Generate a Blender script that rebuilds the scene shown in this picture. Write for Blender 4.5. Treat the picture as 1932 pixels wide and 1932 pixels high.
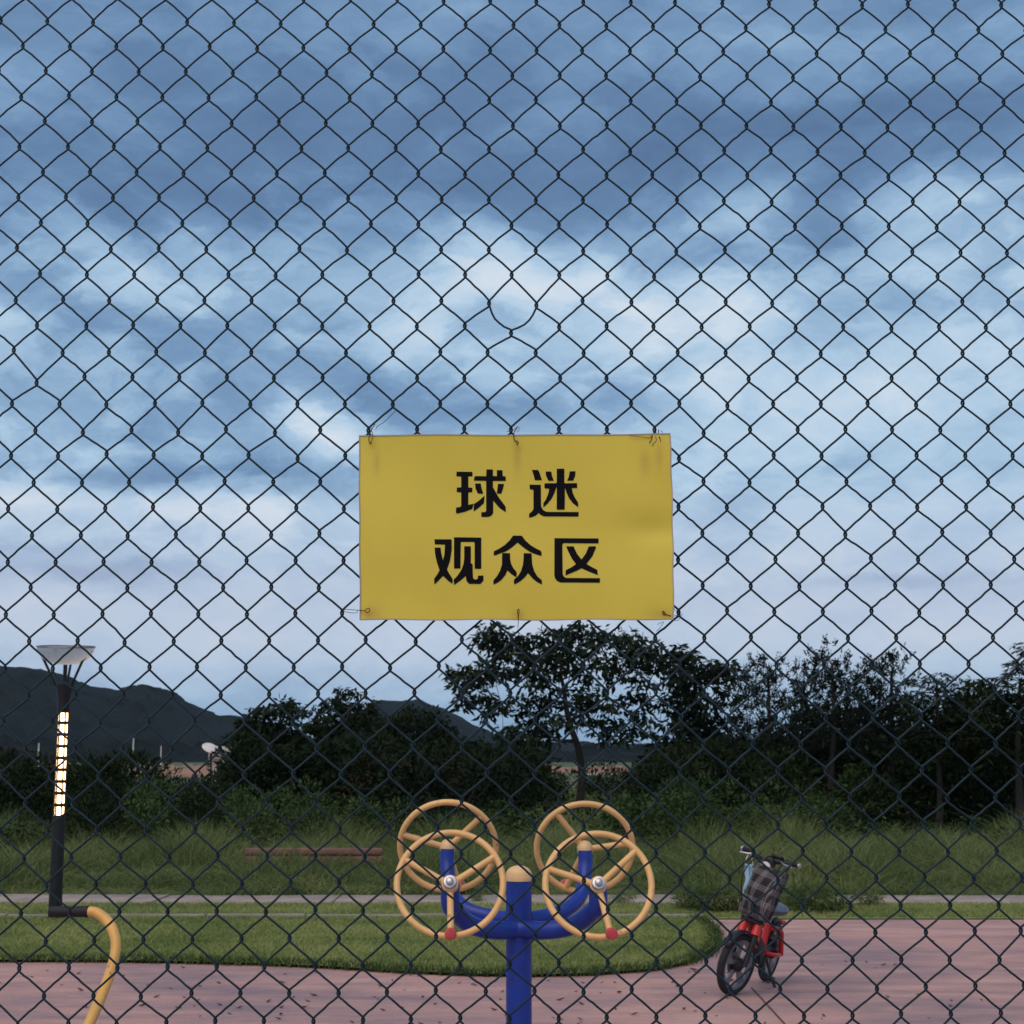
import bpy, bmesh, math, random
import numpy as np
from mathutils import Vector, Matrix, Euler

R = math.radians
random.seed(7)
rng = np.random.default_rng(11)
for o in list(bpy.data.objects):
    bpy.data.objects.remove(o)
scene = bpy.context.scene
col = scene.collection

# ------------------------------------------------------------------ camera
CAM_H, PITCH, FV = 1.65, R(8.7), 3000.0        # FV: focal length for a 1932 px wide frame
cam_d = bpy.data.cameras.new('camera')
cam_d.sensor_width = 36.0
cam_d.lens = 36.0 * FV / 1932.0
cam_d.clip_start, cam_d.clip_end = 0.05, 9000
cam = bpy.data.objects.new('camera', cam_d)
col.objects.link(cam)
cam.location = (0, 0, CAM_H)
cam.rotation_euler = (R(90) + PITCH, 0, 0)
scene.camera = cam
cam_d.dof.use_dof = True                        # focused on the fence, as in the photograph
cam_d.dof.focus_distance = 2.72
cam_d.dof.aperture_fstop = 24
scene.render.resolution_x = scene.render.resolution_y = 1024

# ------------------------------------------------------------------ light
SUN_EL, SUN_AZ = R(55), R(205)                  # soft evening light from behind the camera
sun_d = bpy.data.lights.new('sun', 'SUN')
sun_d.energy = 1.5
sun_d.angle = R(60)
sun_d.color = (1.0, 0.76, 0.58)
sun = bpy.data.objects.new('sun', sun_d)
col.objects.link(sun)
sdir = Vector((math.sin(SUN_AZ) * math.cos(SUN_EL), math.cos(SUN_AZ) * math.cos(SUN_EL), math.sin(SUN_EL)))
sun.rotation_euler = (-sdir).to_track_quat('-Z', 'Y').to_euler()
sun.location = sdir * 40

vs = scene.view_settings
vs.view_transform = 'Standard'
vs.look = 'None'
vs.exposure = 0.6
vs.gamma = 1.0
vs.use_curve_mapping = False


def lin(*c):
    out = []
    for v in c:
        v /= 255.0
        out.append(v / 12.92 if v <= 0.04045 else ((v + 0.055) / 1.055) ** 2.4)
    return tuple(out) + (1.0,)


class NT:
    """small node graph helper"""
    def __init__(s, tree):
        s.t = tree

    def n(s, kind, **kw):
        nd = s.t.nodes.new(kind)
        for k, v in kw.items():
            setattr(nd, k, v)
        return nd

    def link(s, a, b):
        s.t.links.new(a, b)

    def put(s, sock, v):
        if isinstance(v, bpy.types.NodeSocket):
            s.link(v, sock)
        else:
            sock.default_value = v

    def m(s, op, a, b=None, c=None):
        nd = s.n('ShaderNodeMath', operation=op)
        s.put(nd.inputs[0], a)
        if b is not None:
            s.put(nd.inputs[1], b)
        if c is not None:
            s.put(nd.inputs[2], c)
        return nd.outputs[0]

    def comb(s, x, y, z):
        nd = s.n('ShaderNodeCombineXYZ')
        for i, v in enumerate((x, y, z)):
            s.put(nd.inputs[i], v)
        return nd.outputs[0]

    def noise(s, vec, scale, detail=4, rough=0.55, out=0):
        nd = s.n('ShaderNodeTexNoise')
        if vec is not None:
            s.link(vec, nd.inputs['Vector'])
        nd.inputs['Scale'].default_value = scale
        nd.inputs['Detail'].default_value = detail
        nd.inputs['Roughness'].default_value = rough
        return nd.outputs[out]

    def ramp(s, fac, stops, interp='LINEAR'):
        nd = s.n('ShaderNodeValToRGB')
        cr = nd.color_ramp
        cr.interpolation = interp
        while len(cr.elements) < len(stops):
            cr.elements.new(0.5)
        for e, (p, c) in zip(cr.elements, stops):
            e.position = p
            e.color = c if len(c) == 4 else tuple(c) + (1,)
        s.link(fac, nd.inputs[0])
        return nd.outputs[0]

    def mix(s, fac, a, b, mode='MIX'):
        nd = s.n('ShaderNodeMix', data_type='RGBA', blend_type=mode)
        s.put(nd.inputs[0], fac)
        s.put(nd.inputs[6], a)
        s.put(nd.inputs[7], b)
        return nd.outputs[2]


# ------------------------------------------------------------------ sky: evening cloud deck
world = bpy.data.worlds.new('World')
scene.world = world
world.use_nodes = True
wt = world.node_tree
wt.nodes.clear()
W = NT(wt)
tc = W.n('ShaderNodeTexCoord')
sep = W.n('ShaderNodeSeparateXYZ')
W.link(tc.outputs['Generated'], sep.inputs[0])
az = W.m('ARCTAN2', sep.outputs[0], sep.outputs[1])
el = W.m('ARCSINE', sep.outputs[2])
# sky coordinates: degrees-like units of the direction (azimuth to the right, elevation downwards)
SX = W.m('MULTIPLY_ADD', az, 3060.0, 966.0)
SY = W.m('MULTIPLY_ADD', el, -3080.0, 966.0 + float(PITCH) * 3080.0)
wv = W.comb(W.m('MULTIPLY', SX, 1 / 420.0), W.m('MULTIPLY', SY, 1 / 230.0), 0.37)
wn = W.n('ShaderNodeTexNoise')
W.link(wv, wn.inputs['Vector'])
wn.inputs['Scale'].default_value = 1.0
wn.inputs['Detail'].default_value = 7
wn.inputs['Roughness'].default_value = 0.60
ws = W.n('ShaderNodeSeparateColor')
W.link(wn.outputs['Color'], ws.inputs[0])
DX = W.m('MULTIPLY_ADD', ws.outputs[0], 340.0, -170.0)
DY = W.m('MULTIPLY_ADD', ws.outputs[1], 170.0, -85.0)
PX = W.m('ADD', SX, DX)
PY = W.m('ADD', SY, DY)
base = W.n('ShaderNodeFloatCurve')
cm = base.mapping
cv = cm.curves[0]
prof = [(-3600, .42), (-600, .42), (0, .40), (170, .36), (300, .35), (430, .47), (560, .63), (760, .67), (900, .69), (1040, .74),
        (1150, .78), (1240, .70), (1330, .56), (1425, .50), (1600, .45)]
while len(cv.points) < len(prof):
    cv.points.new(0.5, 0.5)
for p, (y, v) in zip(cv.points, prof):
    p.location = ((y + 3600) / 5200.0, v)
    p.handle_type = 'AUTO_CLAMPED'
cm.update()
W.link(W.m('MULTIPLY_ADD', PY, 1 / 5200.0, 3600 / 5200.0), base.inputs['Value'])
B = base.outputs[0]
blobs = [
    (880, 250, 470, 105, -.07), (1330, 300, 260, 55, -.08), (1720, 230, 200, 45, -.09), (120, 420, 260, 70, -.09),
    (300, 700, 330, 130, -.15), (430, 905, 260, 34, -.26), (620, 790, 130, 70, -.14), (900, 770, 190, 45, -.16),
    (1190, 775, 60, 30, -.14), (180, 1095, 230, 24, -.24), (60, 1045, 90, 14, -.16), (1700, 1112, 120, 13, -.20),
    (1570, 660, 120, 42, -.22), (1690, 590, 110, 30, -.12), (1330, 500, 150, 26, -.14), (1560, 440, 90, 60, -.10),
    (1600, 850, 50, 22, -.12), (1000, 590, 90, 30, -.10), (620, 610, 160, 26, -.08),
    (1480, 120, 130, 55, .13), (1800, 120, 170, 50, .10), (30, 240, 100, 80, .10), (560, 560, 330, 50, .10),
    (1010, 510, 190, 75, .17), (1430, 395, 90, 40, .20), (1800, 400, 170, 45, .18), (1280, 610, 230, 60, .20),
    (1480, 760, 260, 70, .10), (1740, 720, 260, 150, .06), (610, 815, 60, 50, .46), (430, 975, 260, 22, .12),
    (90, 955, 140, 26, .22), (250, 860, 120, 20, .12), (700, 1010, 160, 60, .08),
]
for cx, cy, sx, sy, a in blobs:
    dx = W.m('MULTIPLY_ADD', PX, 1.0 / sx, -cx / sx)
    dy = W.m('MULTIPLY_ADD', PY, 1.0 / sy, -cy / sy)
    r2 = W.m('ADD', W.m('MULTIPLY', dx, dx), W.m('MULTIPLY', dy, dy))
    g = W.m('EXPONENT', W.m('MULTIPLY', r2, -0.6))
    B = W.m('MULTIPLY_ADD', g, a, B)
n2 = W.noise(W.comb(W.m('MULTIPLY', PX, 1 / 190.0), W.m('MULTIPLY', PY, 1 / 85.0), 2.2), 1.0, 7, 0.62)
B = W.m('ADD', B, W.m('MULTIPLY_ADD', n2, 0.44, -0.22))
puff = W.noise(W.comb(W.m('MULTIPLY', PX, 1 / 330.0), W.m('MULTIPLY', PY, 1 / 150.0), 5.1), 1.0, 9, 0.60)
pm = W.n('ShaderNodeMapRange', interpolation_type='SMOOTHSTEP')
W.link(puff, pm.inputs[0])
pm.inputs[1].default_value, pm.inputs[2].default_value = 0.44, 0.60
pm.inputs[3].default_value, pm.inputs[4].default_value = -0.085, 0.085
zone = W.ramp(W.m('MULTIPLY', SY, 1 / 1600.0), [(0.0, (.25, .25, .25)), (0.20, (.45, .45, .45)), (0.34, (1, 1, 1)), (0.62, (1, 1, 1)), (0.74, (.25, .25, .25)), (0.8, (0, 0, 0))])
qx = W.m('MULTIPLY_ADD', SX, 1 / 360.0, -1720 / 360.0)
qy = W.m('MULTIPLY_ADD', SY, 1 / 230.0, -900 / 230.0)
calm = W.m('EXPONENT', W.m('MULTIPLY', W.m('ADD', W.m('MULTIPLY', qx, qx), W.m('MULTIPLY', qy, qy)), -0.6))
zone = W.m('MULTIPLY', zone, W.m('MULTIPLY_ADD', calm, -0.75, 1.0))
B = W.m('MULTIPLY_ADD', pm.outputs[0], zone, B)
skycol = W.ramp(B, [(0.15, lin(84, 111, 148)), (0.30, lin(97, 127, 164)), (0.44, lin(116, 149, 184)), (0.58, lin(144, 175, 205)),
                    (0.72, lin(172, 199, 222)), (0.86, lin(198, 214, 229)), (1.0, lin(216, 223, 233))])
low = W.ramp(W.m('MULTIPLY', SY, 1 / 1600.0), [(0.56, (0, 0, 0)), (0.71, (1, 1, 1)), (0.77, (.85, .85, .85)), (0.84, (.15, .15, .15)), (0.9, (0, 0, 0))])
skycol = W.mix(W.m('MULTIPLY', low, 0.45), skycol, lin(186, 186, 206))
nish = W.n('ShaderNodeTexSky', sky_type='NISHITA')
nish.sun_disc = False
nish.sun_elevation = SUN_EL
nish.sun_rotation = SUN_AZ
scaled = W.n('ShaderNodeVectorMath', operation='SCALE')
W.link(skycol, scaled.inputs[0])
scaled.inputs['Scale'].default_value = 7.0
final = W.mix(0.03, scaled.outputs[0], nish.outputs[0])
bg = W.n('ShaderNodeBackground')
W.link(final, bg.inputs[0])
bg.inputs[1].default_value = 0.1
wo = W.n('ShaderNodeOutputWorld')
W.link(bg.outputs[0], wo.inputs[0])


# ------------------------------------------------------------------ geometry helpers
def ray(x, y):
    u, v = (x - 966.0) / FV, (966.0 - y) / FV
    return Vector((u, math.cos(PITCH) - v * math.sin(PITCH), math.sin(PITCH) + v * math.cos(PITCH)))


def at(x, y, Y):
    """real-world point on the line of sight through photo point (x, y) at distance Y in front of the camera"""
    d = ray(x, y)
    return Vector((0, 0, CAM_H)) + d * (Y / d.y)


def ground(x, y, z=0.0):
    d = ray(x, y)
    return Vector((0, 0, CAM_H)) + d * ((z - CAM_H) / d.z)


def mesh_np(name, verts, faces4=None, faces3=None, smooth=True, sharp=None):
    """fast mesh from numpy arrays of quads and / or triangles"""
    me = bpy.data.meshes.new(name)
    verts = np.asarray(verts, dtype=np.float32).reshape(-1, 3)
    loops, starts, n = [], [], 0
    if faces4 is not None and len(faces4):
        f = np.asarray(faces4, dtype=np.int32)
        loops.append(f.ravel())
        starts.append(np.arange(len(f), dtype=np.int32) * 4)
        n = f.size
    if faces3 is not None and len(faces3):
        f = np.asarray(faces3, dtype=np.int32)
        loops.append(f.ravel())
        starts.append(n + np.arange(len(f), dtype=np.int32) * 3)
    loops = np.concatenate(loops)
    starts = np.concatenate(starts)
    me.vertices.add(len(verts))
    me.vertices.foreach_set('co', verts.ravel())
    me.loops.add(len(loops))
    me.loops.foreach_set('vertex_index', loops)
    me.polygons.add(len(starts))
    me.polygons.foreach_set('loop_start', starts)
    me.update(calc_edges=True)
    if smooth:
        me.polygons.foreach_set('use_smooth', np.ones(len(starts), dtype=bool))
        if sharp:
            me.set_sharp_from_angle(angle=sharp)
    return me


class MB:
    """collects shapes that become ONE mesh object"""
    def __init__(s):
        s.v, s.f = [], []

    def add(s, verts, faces):
        b = len(s.v)
        s.v += [tuple(p) for p in verts]
        s.f += [tuple(i + b for i in f) for f in faces]
        return s

    def tube(s, pts, r, n=12, caps=True, closed=False):
        pts = [Vector(p) for p in pts]
        k = len(pts)
        rad = r if isinstance(r, (list, tuple)) else [r] * k
        tang = []
        for i in range(k):
            a = pts[(i - 1) % k] if (closed or i > 0) else pts[i]
            b = pts[(i + 1) % k] if (closed or i < k - 1) else pts[i]
            tang.append((b - a).normalized())
        ref = Vector((0, 0, 1)) if abs(tang[0].z) < 0.9 else Vector((1, 0, 0))
        nrm = tang[0].cross(ref).normalized()
        vs_, fs = [], []
        for i in range(k):
            nrm = (nrm - tang[i] * nrm.dot(tang[i])).normalized()
            bi = tang[i].cross(nrm)
            for j in range(n):
                a = 2 * math.pi * j / n
                vs_.append(pts[i] + (nrm * math.cos(a) + bi * math.sin(a)) * rad[i])
        for i in range(k if closed else k - 1):
            i2 = (i + 1) % k
            for j in range(n):
                j2 = (j + 1) % n
                fs.append((i * n + j, i * n + j2, i2 * n + j2, i2 * n + j))
        if caps and not closed:
            fs.append(tuple(range(n - 1, -1, -1)))
            fs.append(tuple((k - 1) * n + j for j in range(n)))
        return s.add(vs_, fs)

    def lathe(s, prof, origin=(0, 0, 0), axis=(0, 0, 1), n=24):
        """profile of (radius, height) about an axis"""
        ax = Vector(axis).normalized()
        ref = Vector((1, 0, 0)) if abs(ax.x) < 0.9 else Vector((0, 1, 0))
        e1 = ax.cross(ref).normalized()
        e2 = ax.cross(e1)
        o = Vector(origin)
        vs_, fs = [], []
        for r_, h in prof:
            for j in range(n):
                a = 2 * math.pi * j / n
                vs_.append(o + ax * h + (e1 * math.cos(a) + e2 * math.sin(a)) * max(r_, 1e-5))
        for i in range(len(prof) - 1):
            for j in range(n):
                j2 = (j + 1) % n
                fs.append((i * n + j, i * n + j2, (i + 1) * n + j2, (i + 1) * n + j))
        fs.append(tuple(range(n - 1, -1, -1)))
        fs.append(tuple((len(prof) - 1) * n + j for j in range(n)))
        return s.add(vs_, fs)

    def torus(s, c, axis, Rm, r, n=40, k=10, flat=1.0):
        ax = Vector(axis).normalized()
        ref = Vector((1, 0, 0)) if abs(ax.x) < 0.9 else Vector((0, 1, 0))
        e1 = ax.cross(ref).normalized()
        e2 = ax.cross(e1)
        c = Vector(c)
        vs_, fs = [], []
        for i in range(n):
            a = 2 * math.pi * i / n
            d = e1 * math.cos(a) + e2 * math.sin(a)
            for j in range(k):
                b = 2 * math.pi * j / k
                vs_.append(c + d * (Rm + r * math.cos(b)) + ax * r * math.sin(b) * flat)
        for i in range(n):
            i2 = (i + 1) % n
            for j in range(k):
                j2 = (j + 1) % k
                fs.append((i * k + j, i2 * k + j, i2 * k + j2, i * k + j2))
        return s.add(vs_, fs)

    def box(s, c, size, rot=None, bevel=0.0):
        hx, hy, hz = size[0] / 2, size[1] / 2, size[2] / 2
        bm = bmesh.new()
        bmesh.ops.create_cube(bm, size=1.0)
        for v in bm.verts:
            v.co = Vector((v.co.x * 2 * hx, v.co.y * 2 * hy, v.co.z * 2 * hz))
        if bevel:
            bmesh.ops.bevel(bm, geom=bm.edges[:], offset=bevel, segments=2, affect='EDGES', profile=0.5)
        M = rot.to_matrix() if rot is not None else Matrix.Identity(3)
        c = Vector(c)
        bm.verts.index_update()
        vs_ = [M @ v.co + c for v in bm.verts]
        fs = [tuple(v.index for v in f.verts) for f in bm.faces]
        bm.free()
        return s.add(vs_, fs)

    def build(s, name, mat, parent=None, smooth=True, sharp=R(38)):
        me = bpy.data.meshes.new(name)
        me.from_pydata([tuple(v) for v in s.v], [], s.f)
        me.update()
        if smooth:
            for p in me.polygons:
                p.use_smooth = True
            me.set_sharp_from_angle(angle=sharp)
        return link(name, me, mat, parent)


def link(name, me, mat, parent=None):
    o = bpy.data.objects.new(name, me)
    col.objects.link(o)
    if mat is not None and not me.materials:
        me.materials.append(mat)
    if parent is not None:
        o.parent = parent
    return o


def tag(o, label=None, cat=None, group=None, kind=None):
    if label:
        o['label'] = label
    if cat:
        o['category'] = cat
    if group:
        o['group'] = group
    if kind:
        o['kind'] = kind
    return o


def empty(name, loc=(0, 0, 0), rot=(0, 0, 0)):
    o = bpy.data.objects.new(name, None)
    o.empty_display_size = 0.2
    col.objects.link(o)
    o.location = loc
    o.rotation_euler = rot
    return o


def crom(P, n=8):
    """Catmull-Rom through points"""
    P = [Vector(p) for p in P]
    Q = [P[0] * 2 - P[1]] + P + [P[-1] * 2 - P[-2]]
    out = []
    for i in range(1, len(Q) - 2):
        a, b, c, d = Q[i - 1], Q[i], Q[i + 1], Q[i + 2]
        for k in range(n):
            t = k / n
            out.append(0.5 * ((2 * b) + (c - a) * t + (2 * a - 5 * b + 4 * c - d) * t * t + (3 * b - a - 3 * c + d) * t ** 3))
    out.append(P[-1])
    return out


# ------------------------------------------------------------------ materials
def mat(name, color, rough=0.6, metal=0.0, var=0.0, scale=6.0, bump=0.0, bscale=60.0, spec=0.4, coat=0.0, emit=None, estr=0.0, color2=None, wear=None):
    m = bpy.data.materials.new(name)
    m.use_nodes = True
    t = NT(m.node_tree)
    p = m.node_tree.nodes['Principled BSDF']
    p.inputs['Roughness'].default_value = rough
    p.inputs['Metallic'].default_value = metal
    p.inputs['Specular IOR Level'].default_value = spec
    p.inputs['Coat Weight'].default_value = coat
    c = tuple(color) + (1,) if len(color) == 3 else tuple(color)
    tcn = t.n('ShaderNodeTexCoord')
    vec = tcn.outputs['Object']
    if var or color2:
        n1 = t.noise(vec, scale, 6, 0.6)
        if color2:
            c2 = tuple(color2) + (1,)
            base_ = t.ramp(n1, [(0.32, c), (0.68, c2)])
        else:
            d = tuple(max(0, x * (1 - var)) for x in c[:3]) + (1,)
            u = tuple(min(1, x * (1 + var)) for x in c[:3]) + (1,)
            base_ = t.ramp(n1, [(0.3, d), (0.7, u)])
        if wear:
            nw = t.noise(vec, 34, 5, 0.7)
            nl = t.noise(vec, 5.5, 2, 0.5)
            chip = t.m('MULTIPLY', t.m('GREATER_THAN', nw, 0.635), t.m('GREATER_THAN', nl, 0.50))
            base_ = t.mix(t.m('MULTIPLY', chip, .8), base_, tuple(wear) + (1,))
            dirt = t.noise(vec, 2.6, 6, 0.7)
            base_ = t.mix(t.m('MULTIPLY', t.m('MAXIMUM', t.m('SUBTRACT', dirt, .38), 0.0), .5), base_, tuple(0.55 * w_ for w_ in wear) + (1,))
        t.link(base_, p.inputs['Base Color'])
        rr = t.m('MULTIPLY_ADD', n1, 0.25, rough - 0.12)
        t.link(rr, p.inputs['Roughness'])
    else:
        p.inputs['Base Color'].default_value = c
    if bump:
        nb = t.noise(vec, bscale, 4, 0.6)
        b = t.n('ShaderNodeBump')
        b.inputs['Strength'].default_value = bump
        b.inputs['Distance'].default_value = 0.01
        t.link(nb, b.inputs['Height'])
        t.link(b.outputs[0], p.inputs['Normal'])
    if emit:
        p.inputs['Emission Color'].default_value = tuple(emit) + (1,)
        p.inputs['Emission Strength'].default_value = estr
    return m


def leaf_mat(name, a, b, scale=1.2, trans=0.25, rough=0.8):
    m = bpy.data.materials.new(name)
    m.use_nodes = True
    t = NT(m.node_tree)
    p = m.node_tree.nodes['Principled BSDF']
    out = m.node_tree.nodes['Material Output']
    p.inputs['Roughness'].default_value = rough
    p.inputs['Specular IOR Level'].default_value = 0.08
    tcn = t.n('ShaderNodeTexCoord')
    oi = t.n('ShaderNodeObjectInfo')
    n1 = t.noise(tcn.outputs['Object'], scale, 3, 0.6)
    n3 = t.noise(tcn.outputs['Object'], scale * 14, 2, 0.6)
    f = t.m('ADD', t.m('MULTIPLY', n1, 0.6), t.m('MULTIPLY', n3, 0.4))
    f = t.m('ADD', f, t.m('MULTIPLY_ADD', oi.outputs['Random'], 0.16, -0.08))
    c = t.ramp(f, [(0.36, tuple(a) + (1,)), (0.64, tuple(b) + (1,))])
    t.link(c, p.inputs['Base Color'])
    tr = t.n('ShaderNodeBsdfTranslucent')
    t.link(c, tr.inputs[0])
    mx = t.n('ShaderNodeMixShader')
    mx.inputs[0].default_value = trans
    t.link(p.outputs[0], mx.inputs[1])
    t.link(tr.outputs[0], mx.inputs[2])
    t.link(mx.outputs[0], out.inputs[0])
    return m


M = {}
M['fence'] = mat('fence_coating', (0.004, 0.022, 0.034), rough=0.55, var=0.45, scale=40, spec=0.3)
M['sign_back'] = mat('sign_edge', (0.40, 0.34, 0.33), rough=0.7, var=0.2)
M['ink'] = mat('black_print', (0.006, 0.006, 0.009), rough=0.8, spec=0.1, var=0.2, scale=30)
M['rust'] = mat('rusty_tie_wire', (0.10, 0.030, 0.016), rough=0.8, var=0.5, scale=90)
M['steel_tie'] = mat('grey_tie_wire', (0.10, 0.085, 0.085), rough=0.6, metal=0.4, var=0.3, scale=90)
M['cream'] = mat('cream_yellow_paint', (0.76, 0.47, 0.19), rough=0.42, var=0.14, scale=9, spec=0.4, bump=0.05, bscale=140, wear=(0.30, 0.19, 0.12))
M['creamcap'] = mat('pale_cream_plastic', (0.70, 0.48, 0.24), rough=0.45, var=0.08, scale=14)
M['blue'] = mat('blue_paint', (0.008, 0.040, 0.31), rough=0.42, var=0.20, scale=8, spec=0.4, bump=0.05, bscale=160, wear=(0.05, 0.045, 0.06))
M['chrome'] = mat('bright_steel', (0.50, 0.51, 0.54), rough=0.42, metal=0.9, var=0.15, scale=40)
M['redcap'] = mat('red_plastic', (0.50, 0.06, 0.07), rough=0.45, var=0.15, scale=30)
M['yellow_bar'] = mat('yellow_bar_paint', (0.66, 0.38, 0.10), rough=0.42, var=0.14, scale=8, spec=0.4, bump=0.05, bscale=140, wear=(0.26, 0.16, 0.09))
M['rubber'] = mat('black_rubber', (0.010, 0.010, 0.014), rough=0.6, var=0.3, scale=40, bump=0.3, bscale=200)
M['lamp_black'] = mat('lamp_black_paint', (0.008, 0.009, 0.012), rough=0.45, var=0.3, scale=10)
M['lamp_dish'] = leaf_mat('lamp_pale_dish', (0.70, 0.68, 0.66), (0.78, 0.75, 0.72), scale=3, trans=0.70, rough=0.4)
M['led'] = mat('lit_led_panel', (0.9, 0.7, 0.45), rough=0.5, emit=(1.0, 0.60, 0.29), estr=4.5)
M['tyre'] = mat('tyre_rubber', (0.014, 0.015, 0.020), rough=0.75, var=0.3, scale=30, bump=0.4, bscale=120)
M['alloy'] = mat('grey_alloy', (0.22, 0.23, 0.26), rough=0.35, metal=0.5, var=0.15, scale=20)
M['bike_red'] = mat('bike_red_paint', (0.55, 0.022, 0.020), rough=0.35, var=0.12, scale=14, coat=0.2)
M['bike_black'] = mat('bike_black_parts', (0.012, 0.013, 0.017), rough=0.5, var=0.3, scale=25)
M['saddle'] = mat('grey_blue_saddle', (0.10, 0.14, 0.19), rough=0.6, var=0.2, scale=20)
M['mask_blue'] = mat('mask_light_blue', (0.30, 0.52, 0.70), rough=0.8, var=0.12, scale=25)
M['white_cord'] = mat('white_ear_loop', (0.75, 0.75, 0.72), rough=0.8)
M['concrete'] = mat('pale_concrete', (0.30, 0.25, 0.22), rough=0.9, var=0.30, scale=3.0, bump=0.5, bscale=30)
M['kerbstone'] = mat('kerb_concrete', (0.24, 0.225, 0.20), rough=0.9, var=0.25, scale=4.0, bump=0.4, bscale=40)
M['rail_rust'] = mat('faded_red_rail', (0.19, 0.100, 0.082), rough=0.7, var=0.35, scale=5)
M['bark'] = mat('dark_bark', (0.022, 0.020, 0.018), rough=0.9, var=0.4, scale=9, bump=0.6, bscale=40)
M['dead_leaf'] = mat('dry_brown_leaf', (0.095, 0.045, 0.042), rough=0.9, var=0.4, scale=20)
M['soil'] = mat('bare_red_soil', (0.23, 0.145, 0.105), rough=0.95, var=0.35, scale=0.25, bump=0.6, bscale=3)
M['white_paint'] = mat('weathered_white', (0.62, 0.60, 0.58), rough=0.7, var=0.2, scale=3)
M['shed_wall'] = mat('shed_wall', (0.34, 0.28, 0.26), rough=0.85, var=0.3, scale=2)
M['grass_low'] = leaf_mat('lawn_blades', (0.135, 0.205, 0.062), (0.350, 0.385, 0.150), scale=0.9, trans=0.3)
M['grass_tall'] = leaf_mat('tall_grass_blades', (0.075, 0.125, 0.044), (0.215, 0.260, 0.105), scale=0.7, trans=0.3)
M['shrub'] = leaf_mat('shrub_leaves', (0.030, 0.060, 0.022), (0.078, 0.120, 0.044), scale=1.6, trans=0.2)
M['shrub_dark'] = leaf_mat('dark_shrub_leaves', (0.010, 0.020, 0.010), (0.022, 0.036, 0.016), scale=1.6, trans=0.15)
M['shrub_dry'] = leaf_mat('dry_shrub_leaves', (0.024, 0.016, 0.011), (0.040, 0.030, 0.018), scale=1.6, trans=0.15)
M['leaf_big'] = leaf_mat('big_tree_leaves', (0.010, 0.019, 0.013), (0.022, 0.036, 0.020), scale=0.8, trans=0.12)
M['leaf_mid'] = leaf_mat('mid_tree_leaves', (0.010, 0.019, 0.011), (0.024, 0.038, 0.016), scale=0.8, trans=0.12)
M['leaf_fine'] = leaf_mat('fine_tree_leaves', (0.010, 0.019, 0.014), (0.022, 0.034, 0.021), scale=0.8, trans=0.15)


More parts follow.
